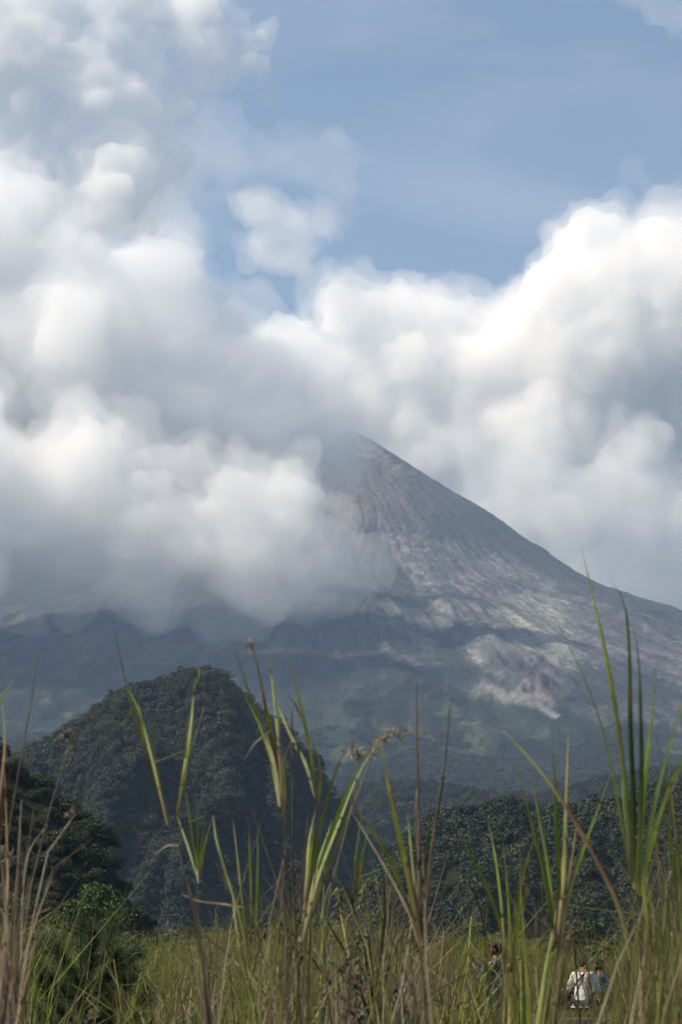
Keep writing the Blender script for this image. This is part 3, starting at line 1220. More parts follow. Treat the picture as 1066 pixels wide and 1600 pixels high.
tuft('lone broad yellow-green leaf above a bundle of thin brown stems in the middle', 2.9, 660, [
    ('y', 14, [(658, 1500), (648, 1420), (634, 1350), (616, 1275), (600, 1190), (588, 1105)]),
    ('o', 7, [(660, 1470), (646, 1390), (632, 1330), (618, 1270), (606, 1215)]),
    ('b', 11, [(668, 1620), (664, 1540), (655, 1460), (650, 1400)]),
    ('b', 10, [(676, 1620), (670, 1540), (662, 1460), (664, 1380), (660, 1320)]),
    ('r', 7, [(672, 1620), (660, 1530), (650, 1450), (640, 1390)]),
    ('g', 6, [(700, 1620), (690, 1560), (672, 1500), (660, 1450)]),
    ('t', 6, [(662, 1450), (667, 1400), (664, 1370)]),
    ('g', 5, [(652, 1420), (645, 1350), (640, 1300), (637, 1270)]),
    ('d', 5, [(662, 1400), (668, 1330), (672, 1270), (670, 1240)]),
    ('t', 4, [(655, 1480), (640, 1430), (610, 1370), (575, 1310), (545, 1260)]),
], [('t', 4, [(664, 1480), (668, 1400), (680, 1290), (694, 1200), (704, 1095)]),
    ('b', 5, [(660, 1480), (656, 1400), (655, 1280), (652, 1180), (650, 1060)]),
    ('b', 4, [(664, 1440), (672, 1340), (684, 1270), (694, 1212)]),
    ('b', 4, [(650, 1450), (654, 1360), (650, 1260), (652, 1235)]),
    ('t', 4, [(640, 1620), (650, 1560), (630, 1500), (636, 1450)]),
    ('t', 4, [(605, 1620), (622, 1560), (640, 1500), (644, 1440)])],
    [([(596, 1148), (615, 1136), (640, 1138), (662, 1140), (678, 1155)], 10), ([(600, 1150), (620, 1140), (630, 1155)], 12)],
    seed=4, fill=8, fillkinds='bbtx', fill_y=(1300, 1480), fill_x=16)

tuft('slender clump left of the middle with dark-tipped leaves spreading from two knots', 3.2, 440, [
    ('x', 6, [(437, 1240), (420, 1175), (402, 1120), (382, 1060), (366, 1010)]),
    ('g', 6, [(436, 1235), (422, 1180), (404, 1130), (375, 1072)]),
    ('x', 8, [(438, 1240), (428, 1170), (416, 1110), (407, 1060), (397, 1018)]),
    ('x', 7, [(440, 1240), (436, 1160), (430, 1100), (424, 1050), (418, 1010)]),
    ('g', 7, [(494, 1245), (486, 1180), (474, 1120), (460, 1060), (447, 1006)]),
    ('g', 7, [(492, 1250), (478, 1195), (455, 1150), (438, 1110), (428, 1090)]),
    ('y', 8, [(440, 1290), (444, 1240), (440, 1190), (436, 1150)]),
    ('g', 10, [(438, 1260), (432, 1220), (422, 1170), (414, 1140)]),
    ('p', 6, [(440, 1220), (444, 1185), (452, 1165), (458, 1150)]),
    ('p', 3, [(426, 1140), (400, 1160), (380, 1190)]),
    ('p', 5, [(470, 1120), (460, 1098), (449, 1086)]),
    ('p', 4, [(455, 1150), (444, 1128), (432, 1135)]),
    ('g', 6, [(496, 1270), (500, 1200), (482, 1140)]),
    ('x', 8, [(415, 1620), (425, 1500), (438, 1380), (443, 1300), (440, 1230)]),
    ('b', 7, [(420, 1620), (430, 1500), (441, 1400), (446, 1300), (444, 1220)]),
    ('x', 9, [(480, 1620), (484, 1500), (488, 1400), (498, 1320), (494, 1240)]),
    ('p', 3, [(340, 1560), (360, 1420), (392, 1330), (415, 1270), (432, 1218)]),
], [('b', 5, [(470, 1620), (464, 1480), (457, 1340), (458, 1200), (456, 1110)]),
    ('b', 4, [(404, 1620), (412, 1500), (430, 1400), (446, 1330)]),
    ('t', 3, [(455, 1420), (448, 1360), (438, 1320), (428, 1316)])],
    [([(395, 1020), (390, 1005), (385, 1000)], 8)], seed=5, fill=10, fillkinds='bxtyg', fill_y=(1300, 1500), fill_x=28)

tuft('sheaf of broad yellow-green leaves leaning right, left of the lone broad leaf', 3.4, 480, [
    ('G', 9, [(476, 1450), (492, 1380), (515, 1310), (545, 1230), (585, 1150)]),
    ('g', 7, [(478, 1450), (498, 1370), (528, 1290), (560, 1210), (602, 1142)]),
    ('g', 8, [(474, 1450), (486, 1370), (500, 1290), (520, 1220), (542, 1163)]),
    ('x', 7, [(474, 1440), (480, 1370), (484, 1310), (494, 1262)]),
    ('G', 9, [(472, 1460), (478, 1400), (486, 1330), (492, 1280)]),
    ('g', 10, [(474, 1470), (486, 1410), (498, 1350), (520, 1280)]),
    ('t', 6, [(472, 1450), (472, 1380), (478, 1310), (482, 1260)]),
    ('y', 8, [(475, 1470), (500, 1390), (530, 1310), (555, 1240), (570, 1190)]),
    ('x', 12, [(462, 1620), (466, 1540), (472, 1460), (480, 1400)]),
    ('g', 9, [(470, 1620), (474, 1530), (482, 1450), (492, 1390)]),
    ('y', 7, [(558, 1400), (556, 1350), (560, 1310), (564, 1268)]),
    ('g', 8, [(553, 1400), (562, 1350), (572, 1310), (580, 1275)]),
    ('y', 9, [(552, 1410), (560, 1370), (568, 1330)]),
    ('b', 7, [(540, 1620), (548, 1520), (552, 1440), (556, 1370)]),
    ('g', 7, [(640, 1420), (620, 1370), (590, 1310), (560, 1270), (545, 1230)]),
], [('t', 4, [(520, 1620), (505, 1500), (515, 1400), (545, 1280), (590, 1160)])],
    [([(600, 1148), (585, 1165), (578, 1180)], 12), ([(545, 1175), (556, 1168), (562, 1185)], 14)], seed=6, fill=12, fillkinds='gybtx', fill_y=(1280, 1480), fill_x=30)

tuft('tallest thin stem at the left, its long bare tip above the wooded hill', 3.0, 325, [
    ('x', 5, [(262, 1290), (240, 1220), (225, 1165), (208, 1110), (198, 1070), (184, 1010), (171, 950)]),
    ('g', 6, [(262, 1290), (247, 1225), (232, 1165), (215, 1105), (200, 1075), (185, 1040)]),
    ('g', 5, [(225, 1170), (222, 1130), (216, 1090)]),
    ('y', 4, [(206, 1100), (200, 1120), (183, 1142)]),
    ('x', 5, [(258, 1270), (246, 1210), (238, 1150), (236, 1110)]),
    ('b', 8, [(325, 1620), (318, 1500), (302, 1420), (282, 1340), (262, 1270), (248, 1225)]),
    ('b', 5, [(330, 1620), (315, 1490), (296, 1400), (272, 1300), (252, 1240)]),
    ('g', 8, [(278, 1270), (290, 1200), (299, 1130), (304, 1062)]),
    ('y', 6, [(274, 1280), (284, 1220), (292, 1160), (296, 1110)]),
    ('x', 3, [(296, 1110), (306, 1070), (312, 1050), (306, 1042), (318, 1062)]),
], [('p', 3, [(330, 1620), (322, 1480), (284, 1350), (270, 1270), (292, 1195), (306, 1140), (320, 1105)]),
    ('t', 2, [(290, 1172), (262, 1184), (240, 1192)]), ('b', 2, [(202, 1112), (170, 1113), (140, 1116), (105, 1122)]),
    ('p', 2.5, [(280, 1322), (262, 1322), (245, 1335), (233, 1354)])], seed=7, fill=5, fillkinds='bxt', fill_y=(1420, 1540), fill_x=16)

tuft('small star-like fan of thin green leaves on one stem, left of the dark gorge middle', 3.3, 318, [
    ('g', 4, [(310, 1372), (302, 1320), (295, 1270), (287, 1217)]),
    ('g', 5, [(309, 1375), (296, 1330), (284, 1295), (274, 1268)]),
    ('g', 5, [(311, 1375), (310, 1320), (309, 1255)]),
    ('g', 5, [(312, 1372), (316, 1320), (322, 1268)]),
    ('y', 4, [(312, 1372), (320, 1320), (333, 1273)]),
    ('g', 5, [(310, 1380), (306, 1340), (300, 1310)]),
    ('g', 4, [(333, 1275), (338, 1310), (348, 1350), (356, 1400)]),
    ('g', 6, [(318, 1620), (314, 1520), (310, 1440), (310, 1360)]),
    ('y', 3, [(322, 1272), (308, 1280), (290, 1285)]),
    ('p', 4, [(380, 1418), (350, 1413), (310, 1408), (290, 1400), (282, 1398)]),
], [('t', 3, [(330, 1620), (316, 1520), (309, 1440), (308, 1385)])], seed=8, fill=5, fillkinds='ygt', fill_y=(1420, 1520), fill_x=20)

tuft('group of straight thin green leaves between the star-like fan and the clump with two knots', 3.8, 392, [
    ('g', 6, [(392, 1480), (392, 1400), (390, 1330), (388, 1272)]),
    ('g', 5, [(388, 1480), (378, 1400), (370, 1330), (363, 1272)]),
    ('g', 6, [(398, 1480), (401, 1400), (403, 1330), (402, 1290)]),
    ('g', 6, [(392, 1500), (374, 1430), (355, 1370), (338, 1308)]),
    ('y', 7, [(515, 1560), (500, 1500), (460, 1450), (410, 1395), (375, 1362), (345, 1340)]),
    ('p', 3, [(345, 1570), (362, 1440), (388, 1350), (408, 1290)]),
    ('g', 7, [(390, 1620), (392, 1540), (390, 1460), (385, 1400)]),
    ('g', 5, [(396, 1520), (410, 1440), (404, 1380)]),
    ('p', 3, [(440, 1430), (410, 1424), (380, 1415), (340, 1410)]),
    ('y', 5, [(378, 1500), (368, 1440), (362, 1390)]),
], seed=9, fill=10, fillkinds='gyg', fill_y=(1360, 1520), fill_x=24)

tuft('brown dried clump at the left edge with thin pale stems leaning right', 3.0, 18, [
    ('g', 8, [(-20, 1140), (-5, 1105), (10, 1080), (26, 1052)]),
    ('o', 6, [(-6, 1300), (2, 1230), (8, 1160), (3, 1085)]),
    ('b', 8, [(20, 1620), (45, 1540), (66, 1460), (84, 1400), (92, 1345)]),
    ('b', 12, [(5, 1620), (20, 1540), (34, 1460), (36, 1380), (32, 1300)]),
    ('t', 10, [(0, 1620), (26, 1540), (32, 1440), (30, 1350)]),
    ('b', 14, [(-10, 1620), (4, 1520), (12, 1400), (10, 1280), (6, 1180)]),
    ('r', 7, [(-10, 1400), (0, 1300), (10, 1230), (22, 1190)]),
    ('g', 8, [(-15, 1440), (-2, 1410), (14, 1380)]),
    ('y', 6, [(30, 1600), (52, 1540), (78, 1500), (84, 1480)]),
    ('b', 8, [(22, 1620), (34, 1560), (48, 1500), (62, 1440)]),
    ('r', 9, [(-12, 1620), (-5, 1540), (6, 1490), (2, 1450)]),
], [('p', 4, [(10, 1620), (30, 1520), (44, 1420), (58, 1330), (80, 1260), (102, 1205), (110, 1162)]),
    ('p', 4, [(22, 1620), (40, 1520), (54, 1420), (68, 1350), (88, 1305), (104, 1270), (118, 1272)]),
    ('t', 3, [(0, 1420), (14, 1300), (34, 1180), (50, 1090), (60, 1020)]),
    ('p', 3, [(34, 1500), (36, 1400), (46, 1330), (64, 1302), (74, 1290)]),
    ('t', 3, [(-10, 1470), (14, 1455), (46, 1434), (80, 1419)]),
    ('b', 4, [(2, 1560), (20, 1440), (30, 1330), (34, 1250)])],
    [([(110, 1165), (112, 1150), (104, 1140), (92, 1148)], 16), ([(104, 1272), (116, 1262), (124, 1268)], 10), ([(2, 1320), (14, 1332), (24, 1345)], 14)],
    seed=10, fill=16, fillkinds='bbttrb', fill_y=(1220, 1480), fill_x=18)

tuft('mixed green and orange clump in the lower right corner, close to the camera', 2.6, 1050, [
    ('r', 11, [(1010, 1620), (1026, 1480), (1040, 1360), (1045, 1290), (1050, 1214)]),
    ('g', 10, [(1030, 1620), (1038, 1500), (1046, 1400), (1062, 1300), (1085, 1220)]),
    ('y', 10, [(1020, 1620), (1022, 1500), (1032, 1400), (1058, 1320), (1080, 1280)]),
    ('x', 10, [(1066, 1620), (1060, 1500), (1058, 1400), (1056, 1300), (1062, 1240)]),
    ('t', 9, [(1010, 1620), (1028, 1520), (1042, 1430), (1048, 1370)]),
    ('t', 7, [(985, 1620), (1010, 1570), (1045, 1528), (1075, 1500)]),
    ('g', 12, [(1070, 1620), (1066, 1540), (1072, 1440), (1084, 1350)]),
    ('x', 8, [(1005, 1540), (1012, 1450), (1006, 1380), (1012, 1330)]),
    ('d', 9, [(1010, 1620), (1002, 1500), (996, 1440), (988, 1395)]),
    ('g', 9, [(1048, 1620), (1040, 1520), (1030, 1440), (1016, 1380)]),
], [('p', 3, [(1045, 1250), (1056, 1225), (1066, 1195), (1075, 1180)])], [], seed=11, fill=12, fillkinds='gxybrg', fill_y=(1260, 1450), fill_x=26)


# ------------------------------------------------------------------ clumps standing a little farther off
farther = [
    (5.2, 560, 'greenish brown clump behind the leafy weed, lower middle', 'bbxt', (1400, 1520), 22),
    (4.8, 610, 'dry brown clump at the foot of the lone broad leaf', 'bbtb', (1430, 1540), 22),
    (5.6, 500, 'reddish stems crowded under the leaning sheaf', 'brtb', (1420, 1540), 22),
    (6.0, 330, 'dry tangled clump under the star-like fan', 'tpyb', (1440, 1540), 20),
    (5.5, 450, 'dry grass standing between the two-knot clump and the leaning sheaf', 'btxy', (1440, 1530), 20),
    (6.2, 700, 'thin mixed clump right of the brown stem bundle', 'gxtb', (1440, 1550), 16),
    (5.0, 745, 'arching green clump at the left of the person with raised arms', 'gggy', (1470, 1570), 22),
    (5.0, 905, 'sparse dry stems below the man in the white shirt', 'btr', (1570, 1595), 5),
    (4.6, 1010, 'dense green and brown clump behind the widest fan at the right', 'gxbr', (1420, 1540), 22),
    (4.9, 1065, 'green clump at the right edge behind the corner clump', 'ggxb', (1370, 1520), 20),
    (4.7, 820, 'green clump between the pale green clump and the upright one', 'ggxb', (1400, 1540), 16),
    (6.5, 270, 'thin dry stems right of the young pine', 'tpyg', (1470, 1560), 14),
    (7.0, 380, 'short yellow-green clump under the straight thin leaves', 'gyyt', (1470, 1550), 22),
    (5.6, 10, 'brown and pale clump behind the dried one at the left edge', 'bbtt', (1330, 1520), 24),
    (4.2, 540, 'crowd of dry reddish stalks below the leaning sheaf', 'brtt', (1450, 1550), 26),
    (4.4, 645, 'low brown stalks around the foot of the stem bundle', 'brtb', (1460, 1560), 24),
    (4.0, 470, 'low yellow and brown blades at the bottom, below the two-knot clump', 'ytbx', (1480, 1560), 22),
    (4.3, 420, 'pale bent stalks at the bottom, left of the two-knot clump stems', 'tpbt', (1480, 1560), 18),
    (3.4, 1075, 'tall bright green blades at the very right edge, behind the corner clump', 'gGgyx', (1080, 1380), 14),
    (3.6, 985, 'narrow green blades between the upright clump and the widest fan', 'ggyx', (1250, 1480), 6),
    (3.9, 600, 'thin green blades rising behind the lone broad leaf', 'gyt', (1280, 1440), 10),
    (3.2, 1030, 'dense green blades between the widest fan and the corner clump', 'gGgyo', (1200, 1430), 12),
    (3.3, 845, 'green and orange blades left of the upright clump', 'gGyo', (1300, 1480), 8),
    (5.8, 812, 'thin green blades right of the person with raised arms', 'ggyx', (1440, 1540), 9),
    (4.4, 842, 'brown stalks crowded at the bottom left of the man in white', 'bbrx', (1470, 1560), 22),
    (4.3, 1000, 'brown and orange stalks right of the man in the dark cap', 'brox', (1420, 1540), 22),
    (5.0, 200, 'thin green blades just right of the young pine', 'gygt', (1480, 1560), 14),
]
for i, (d, x, lab, kinds, fy, nf) in enumerate(farther):
    tuft(lab, d, x, [], seed=40 + i, fill=nf, fillkinds=kinds, fill_y=fy, fill_x=(12 if x in (812, 842, 985, 905, 1000) else 26), group='grass clumps behind the front row', spread=(0.03 if x in (812, 842, 985, 905, 1000) else 0.16))


# ------------------------------------------------------------------ leafy weed in the middle
def leafy_weed():
    d = 4.3
    base = np.array([at(585, 1500, d)[0], d, float(ground_z(at(585, 1500, d)[0], d))])
    root = empty('leafy_weed', base, 'leafy weed with drooping paired dark green leaflets, in the lower middle', 'plant')
    r = np.random.default_rng(5)
    s = d / F_PX
    stems = [[(590, 1620), (592, 1520), (600, 1450), (605, 1405), (600, 1375)], [(585, 1620), (575, 1520), (560, 1440), (545, 1390)],
             [(592, 1620), (600, 1540), (622, 1470), (640, 1430)], [(588, 1620), (560, 1540), (530, 1470), (512, 1440)],
             [(590, 1620), (596, 1560), (606, 1500), (618, 1450)], [(584, 1620), (580, 1560), (582, 1500), (575, 1460)],
             [(580, 1620), (530, 1560), (490, 1500), (455, 1462)]]
    for st in stems:
        P = [at(x, y, d + r.uniform(-0.15, 0.15)) for x, y in st]
        C = spline([base] + P, 14)
        v, f = tube(C, np.linspace(0.006, 0.002, 14), 5)
        so = link('stem', np_mesh('stem', v - base, f, [DRY], True, np.tile(np.array([BROWN]), (len(v), 1)) * 0.9, 'tint'), root)
        for k in range(5):
            c = C[-1 - k] + 0
            ang = r.uniform(0, 6.28)
            out = np.array([math.cos(ang), math.sin(ang) * 0.8, 0.25])
            L = r.uniform(0.035, 0.065)
            rach = [c, c + out * L * 0.6, c + out * L + np.array([0, 0, -0.02]), c + out * L * 1.25 + np.array([0, 0, -0.055])]
            R = spline(rach, 7)
            V, Fc, T = [], [], []
            for i in range(1, 7):
                for sg in (-1, 1):
                    t = R[min(i + 1, 6)] - R[i - 1]
                    t /= np.linalg.norm(t)
                    side = np.cross(t, [0, 0, 1.0])
                    side /= np.linalg.norm(side) + 1e-9
                    dr = side * sg * 0.75 + t * 0.35 + np.array([0, 0, -0.55 + r.normal() * 0.15])
                    dr /= np.linalg.norm(dr)
                    wv = np.cross(dr, side * 0.4 + np.array([0, 0, 1.0]))
                    wv /= np.linalg.norm(wv) + 1e-9
                    ll, ww = 0.023 * r.uniform(0.8, 1.3), 0.0055
                    i0 = len(V)
                    nrm = np.cross(dr, wv) * 0.003
                    V += [R[i], R[i] + dr * ll * 0.45 - wv * ww + nrm, R[i] + dr * ll + nrm * -1, R[i] + dr * ll * 0.45 + wv * ww + nrm, R[i] + dr * ll * 0.5]
                    Fc += [(i0, i0 + 1, i0 + 2, i0 + 4), (i0, i0 + 4, i0 + 2, i0 + 3)]
                    cc = np.array([0.050, 0.068, 0.022]) * r.uniform(0.7, 1.5)
                    T += [cc] * 5
            link('leaf', np_mesh('leaf', np.array(V) - base, Fc, [BLADE], False, np.array(T), 'tint'), root)


leafy_weed()


# ------------------------------------------------------------------ young pine
def young_pine():
    d = 11.0
    x0 = at(138, 1500, d)[0]
    base = np.array([x0, d, float(ground_z(x0, d))])
    root = empty('young_pine', base, 'young pine with soft dark green needles and one upright shoot, at the lower left', 'tree')
    r = np.random.default_rng(9)
    H = at(122, 1425, d)[2] - base[2]
    v, f = tube([(0, 0, -0.05), (-0.01, 0, H * 0.5), (-0.04, 0, H * 0.93)], [0.03, 0.018, 0.006], 6)
    link('trunk', np_mesh('trunk', v, f, [BARK], True), root)

    def needles(C, rad, n, col):
        V, Fc, T = [], [], []
        for k in range(n):
            t = r.uniform(0.15, 1.0)
            q = t * (len(C) - 1)
            i = min(int(q), len(C) - 2)
            p = C[i] + (C[i + 1] - C[i]) * (q - i)
            ax = C[i + 1] - C[i]
            ax /= np.linalg.norm(ax)
            o = r.normal(size=3)
            o -= ax * np.dot(o, ax)
            o /= np.linalg.norm(o)
            dr = o * 0.62 + ax * r.uniform(0.5, 1.1)
            dr /= np.linalg.norm(dr)
            L = rad * r.uniform(0.7, 1.2)
            w = np.cross(dr, r.normal(size=3))
            w = w / np.linalg.norm(w) * 0.0016
            i0 = len(V)
            V += [p - w, p + w, p + dr * L + np.array([0, 0, -0.012])]
            Fc.append((i0, i0 + 1, i0 + 2))
            T += [np.array(col) * r.uniform(0.7, 1.4)] * 3
        return np_mesh('needles', V, Fc, [BLADE], False, np.array(T), 'tint')
    # upright leading shoot
    C = spline([(-0.02, 0, H * 0.72), (-0.035, 0, H * 0.85), (-0.045, 0, H * 0.99)], 6)
    vv, ff = tube(C, np.linspace(0.008, 0.003, 6), 5)
    b = link('branch', np_mesh('branch', vv, ff, [BARK], True), root)
    link('needles', needles(C, 0.055, 420, (0.036, 0.062, 0.020)), b)
    for k in range(46):
        zf = 0.30 + 0.56 * (k / 46)
        a = k * 2.4 + r.uniform(-0.3, 0.3)
        L = (0.44 * (1.05 - zf * 0.75) + r.uniform(-0.04, 0.05)) * 1.1
        e = np.array([math.cos(a), math.sin(a), 0])
        p0 = np.array([0, 0, zf * H])
        C = spline([p0, p0 + e * L * 0.5 + np.array([0, 0, 0.06]), p0 + e * L * 0.85 + np.array([0, 0, 0.14]), p0 + e * L * 1.1 + np.array([0, 0, r.uniform(0.16, 0.26)])], 8)
        vv, ff = tube(C, np.linspace(0.008, 0.003, 8), 5)
        b = link('branch', np_mesh('branch', vv, ff, [BARK], True), root)
        link('needles', needles(C, 0.105, 620, (0.050, 0.078, 0.026)), b)


young_pine()


# ------------------------------------------------------------------ meadow: countless tufts
def meadow_tuft(seed, n, h, kinds, width=0.009, splay=1.0):
    r = np.random.default_rng(seed)
    parts, cols, N = [], [], 0
    V, Fc, Cc = [], [], []
    for k in range(n):
        a = r.uniform(0, 6.28)
        b = np.array([math.cos(a), math.sin(a), 0]) * r.uniform(0, 0.16)
        hh = h * r.uniform(0.55, 1.1)
        out = np.array([math.cos(a), math.sin(a), 0]) * hh * r.uniform(0.08, 0.45) * splay
        P = [b, b + out * 0.25 + np.array([0, 0, hh * 0.55]), b + out * 0.7 + np.array([0, 0, hh * 0.92]), b + out * 1.25 + np.array([0, 0, hh * r.uniform(0.75, 1.0)])]
        v, f, c = ribbon(P, width * r.uniform(0.7, 1.4), kinds[int(r.integers(0, len(kinds)))], r, 6, fold=0.3, twist=r.uniform(-1.5, 1.5))
        V.append(v)
        Fc.append(f + N)
        Cc.append(c * r.uniform(0.65, 1.5))
        N += len(v)
    return np_mesh('meadow_tuft', np.concatenate(V), np.concatenate(Fc), [BLADE], False, np.concatenate(Cc), 'tint')


def meadow():
    r = np.random.default_rng(31)
    green = [meadow_tuft(500 + i, 34, 1.15, 'gggydy') for i in range(4)]
    mixed = [meadow_tuft(520 + i, 30, 1.05, 'gyytgb') for i in range(4)]
    dry = [meadow_tuft(540 + i, 28, 1.1, 'ttybbpx') for i in range(3)]

    def field(n, y0, y1, protos, seed, keep, smin, smax):
        Y = np.sqrt(r.uniform(y0 ** 2, y1 ** 2, n))
        X = r.uniform(-1, 1, n) * (0.165 * Y + 1.2)
        s = r.uniform(smin, smax, n)
        px = 533 + F_PX * X / Y
        m = keep(X, Y, px)
        # leave standing room round the people and the railing
        m &= ~((np.abs(X - 4.2) < 3.0) & (Y > 26) & (Y < 43) & (r.uniform(0, 1, n) < 0.25))
        X, Y, s, px = X[m], Y[m], s[m], px[m]
        s = s * (0.72 + 0.28 * sstep(6, 22, Y))
        s = s * (1.05 + 0.55 * fbm(X / 3.2, Y / 7.0, octaves=3, seed=77)) * (1 + 0.35 * sstep(48, 74, Y) * (px < 520))
        # the people stand in lower growth
        low = (px > 735) & (px < 985) & (Y < 44)
        s = np.where(low, np.minimum(s * 0.68, 0.85), s)
        gn_scatter('meadow_grass', np.stack([X, Y, ground_z(X, Y) - 0.03], -1), s, protos, seed, 0.10)
    tall = [meadow_tuft(560 + i, 18, 1.9, 'gytbxg', 0.013) for i in range(3)]
    nzf = lambda X, Y, sd: fbm(X / 5.0, Y / 9.0, octaves=3, seed=sd)
    field(15000, 7, 88, green, 1, lambda X, Y, px: nzf(X, Y, 3) > -0.12 + 0.15 * (px > 420), 0.75, 1.25)
    field(11000, 6, 88, mixed, 2, lambda X, Y, px: nzf(X, Y, 4) > -0.15, 0.7, 1.2)
    # thicket of tall dry and green grass just beyond the front clumps
    thick = [meadow_tuft(580 + i, 20, 1.75, 'gbtxybGgt', 0.0070, 0.45) for i in range(5)]
    n = 640
    Y = r.uniform(4.6, 10.5, n)
    X = r.uniform(-0.16, 0.16, n) * Y
    px = 533 + F_PX * X / Y
    dens = np.interp(px, [0, 60, 120, 230, 300, 420, 700, 735, 760, 800, 870, 885, 955, 975, 1066], [0.9, 0.8, 0.12, 0.3, 0.6, 1, 1, 0.5, 0.25, 0.9, 0.7, 0.02, 0.02, 1, 1])
    m = (r.uniform(0, 1, n) < dens) & ~((px > 805) & (px < 1035))
    top = np.interp(px, [0, 40, 70, 230, 290, 420, 560, 700, 750, 800, 840, 880, 960, 990, 1066], [1.04, 0.95, 0.66, 0.68, 0.86, 0.98, 1.05, 1.0, 0.76, 0.74, 0.74, 0.72, 0.72, 1.0, 1.15])
    sc = (top * r.uniform(0.78, 1.05, n))[m]
    gn_scatter('grass_thicket', np.stack([X, Y, ground_z(X, Y) - 0.03], -1)[m], sc, thick, 17, 0.09)
    field(900, 14, 86, tall, 6, lambda X, Y, px: (nzf(X, Y, 8) > 0.05) & ~((px > 735) & (px < 985) & (Y < 44)), 0.7, 1.1)
    field(7000, 5, 80, dry, 3, lambda X, Y, px: (nzf(X, Y, 5) > 0.10 - 0.22 * ((px > 400) & (px < 720))), 0.7, 1.15)


meadow()
_r = np.random.default_rng(93)
_Y = np.sqrt(_r.uniform(64, 80 ** 2, 420))
_X = _r.uniform(-0.165, 0.165, 420) * _Y
_s = _r.uniform(0.18, 0.55, 420)
_k = ~((np.abs(_X - 4.2) < 2.6) & (_Y < 42) & (_Y > 14))
_X, _Y, _s = _X[_k], _Y[_k], _s[_k]
gn_scatter('meadow_weeds', np.stack([_X, _Y, ground_z(_X, _Y) + 0.75 - _s * 0.2], -1), _s, near_crowns[:4], 94)
# low bushes scattered at the far rim of the meadow
_r = np.random.default_rng(91)
_Y = _r.uniform(64, 94, 330)
_X = _r.uniform(-0.17, 0.17, 330) * _Y
_s = 0.5 + 1.2 * _r.uniform(0, 1, 330) ** 1.8
gn_scatter('rim_bushes', np.stack([_X, _Y, ground_z(_X, _Y) + _s * 0.5], -1), _s, near_crowns[:3], 92)


# ------------------------------------------------------------------ people, railing, board
def plain(name, col, rough=0.8):
    m = new_mat(name)
    n, l = nt(m)
    p = n['Principled BSDF']
    p.inputs['Roughness'].default_value = rough
    p.inputs['Specular IOR Level'].default_value = 0.2
    no = n.new('ShaderNodeTexNoise')
    no.inputs['Scale'].default_value = 14
    no.inputs['Detail'].default_value = 4
    mr = n.new('ShaderNodeMapRange')
    mr.inputs[3].default_value = 0.8
    mr.inputs[4].default_value = 1.15
    l.new(no.outputs[0], mr.inputs[0])
    v = n.new('ShaderNodeVectorMath')
    v.operation = 'SCALE'
    v.inputs[0].default_value = col
    l.new(mr.outputs[0], v.inputs['Scale'])
    l.new(v.outputs[0], p.inputs['Base Color'])
    b = n.new('ShaderNodeBump')
    b.inputs['Strength'].default_value = 0.5
    b.inputs['Distance'].default_value = 0.02
    l.new(no.outputs[0], b.inputs['Height'])
    l.new(b.outputs[0], p.inputs['Normal'])
    return m


def pattern_mat(name, c1, c2):
    m = new_mat(name)
    n, l = nt(m)
    p = n['Principled BSDF']
    p.inputs['Roughness'].default_value = 0.85
    vo = n.new('ShaderNodeTexVoronoi')
    vo.inputs['Scale'].default_value = 22
    r = n.new('ShaderNodeValToRGB')
    r.color_ramp.interpolation = 'CONSTANT'
    r.color_ramp.elements[0].color = (*c1, 1)
    r.color_ramp.elements[1].position = 0.62
    r.color_ramp.elements[1].color = (*c2, 1)
    tc = n.new('ShaderNodeTexCoord')
    l.new(tc.outputs['Object'], vo.inputs['Vector'])
    l.new(vo.outputs['Color'], r.inputs[0])
    l.new(r.outputs[0], p.inputs['Base Color'])
    return m


SKIN = plain('skin', (0.20, 0.105, 0.065), 0.6)
HAIR = plain('hair', (0.012, 0.010, 0.009), 0.6)


def skin_mesh(name, verts, edges, radii, mat, root=0, sub=2):
    me = bpy.data.meshes.new(name)
    me.from_pydata([tuple(v) for v in verts], edges, [])
    o = bpy.data.objects.new('tmp', me)
    COL.objects.link(o)
    md = o.modifiers.new('s', 'SKIN')
    md.use_smooth_shade = True
    if not len(me.skin_vertices):
        bm0 = __import__('bmesh').new()
        bm0.from_mesh(me)
        bm0.verts.layers.skin.verify()
        bm0.to_mesh(me)
        bm0.free()
    sv = me.skin_vertices[0].data
    for i, q in enumerate(radii):
        q = (q, q) if not isinstance(q, tuple) else q
        sv[i].radius = q
        sv[i].use_root = (i == root)
    m2 = o.modifiers.new('u', 'SUBSURF')
    m2.levels = sub
    dg = bpy.context.evaluated_depsgraph_get()
    dg.update()
    r = bpy.data.meshes.new_from_object(o.evaluated_get(dg))
    bpy.data.objects.remove(o)
    r.name = name
    r.materials.clear()
    r.materials.append(mat)
    return r


def ball(name, c, rad, mat, sub=3, cut=None):
    v, f = ico(sub)
    v = v * np.array(rad) + np.array(c)
    if cut is not None:
        keep = cut(v)
        idx = -np.ones(len(v), int)
        idx[keep] = np.arange(keep.sum())
        f = f[keep[f].all(1)]
        f = idx[f]
        v = v[keep]
    return np_mesh(name, v, f, [mat], True)


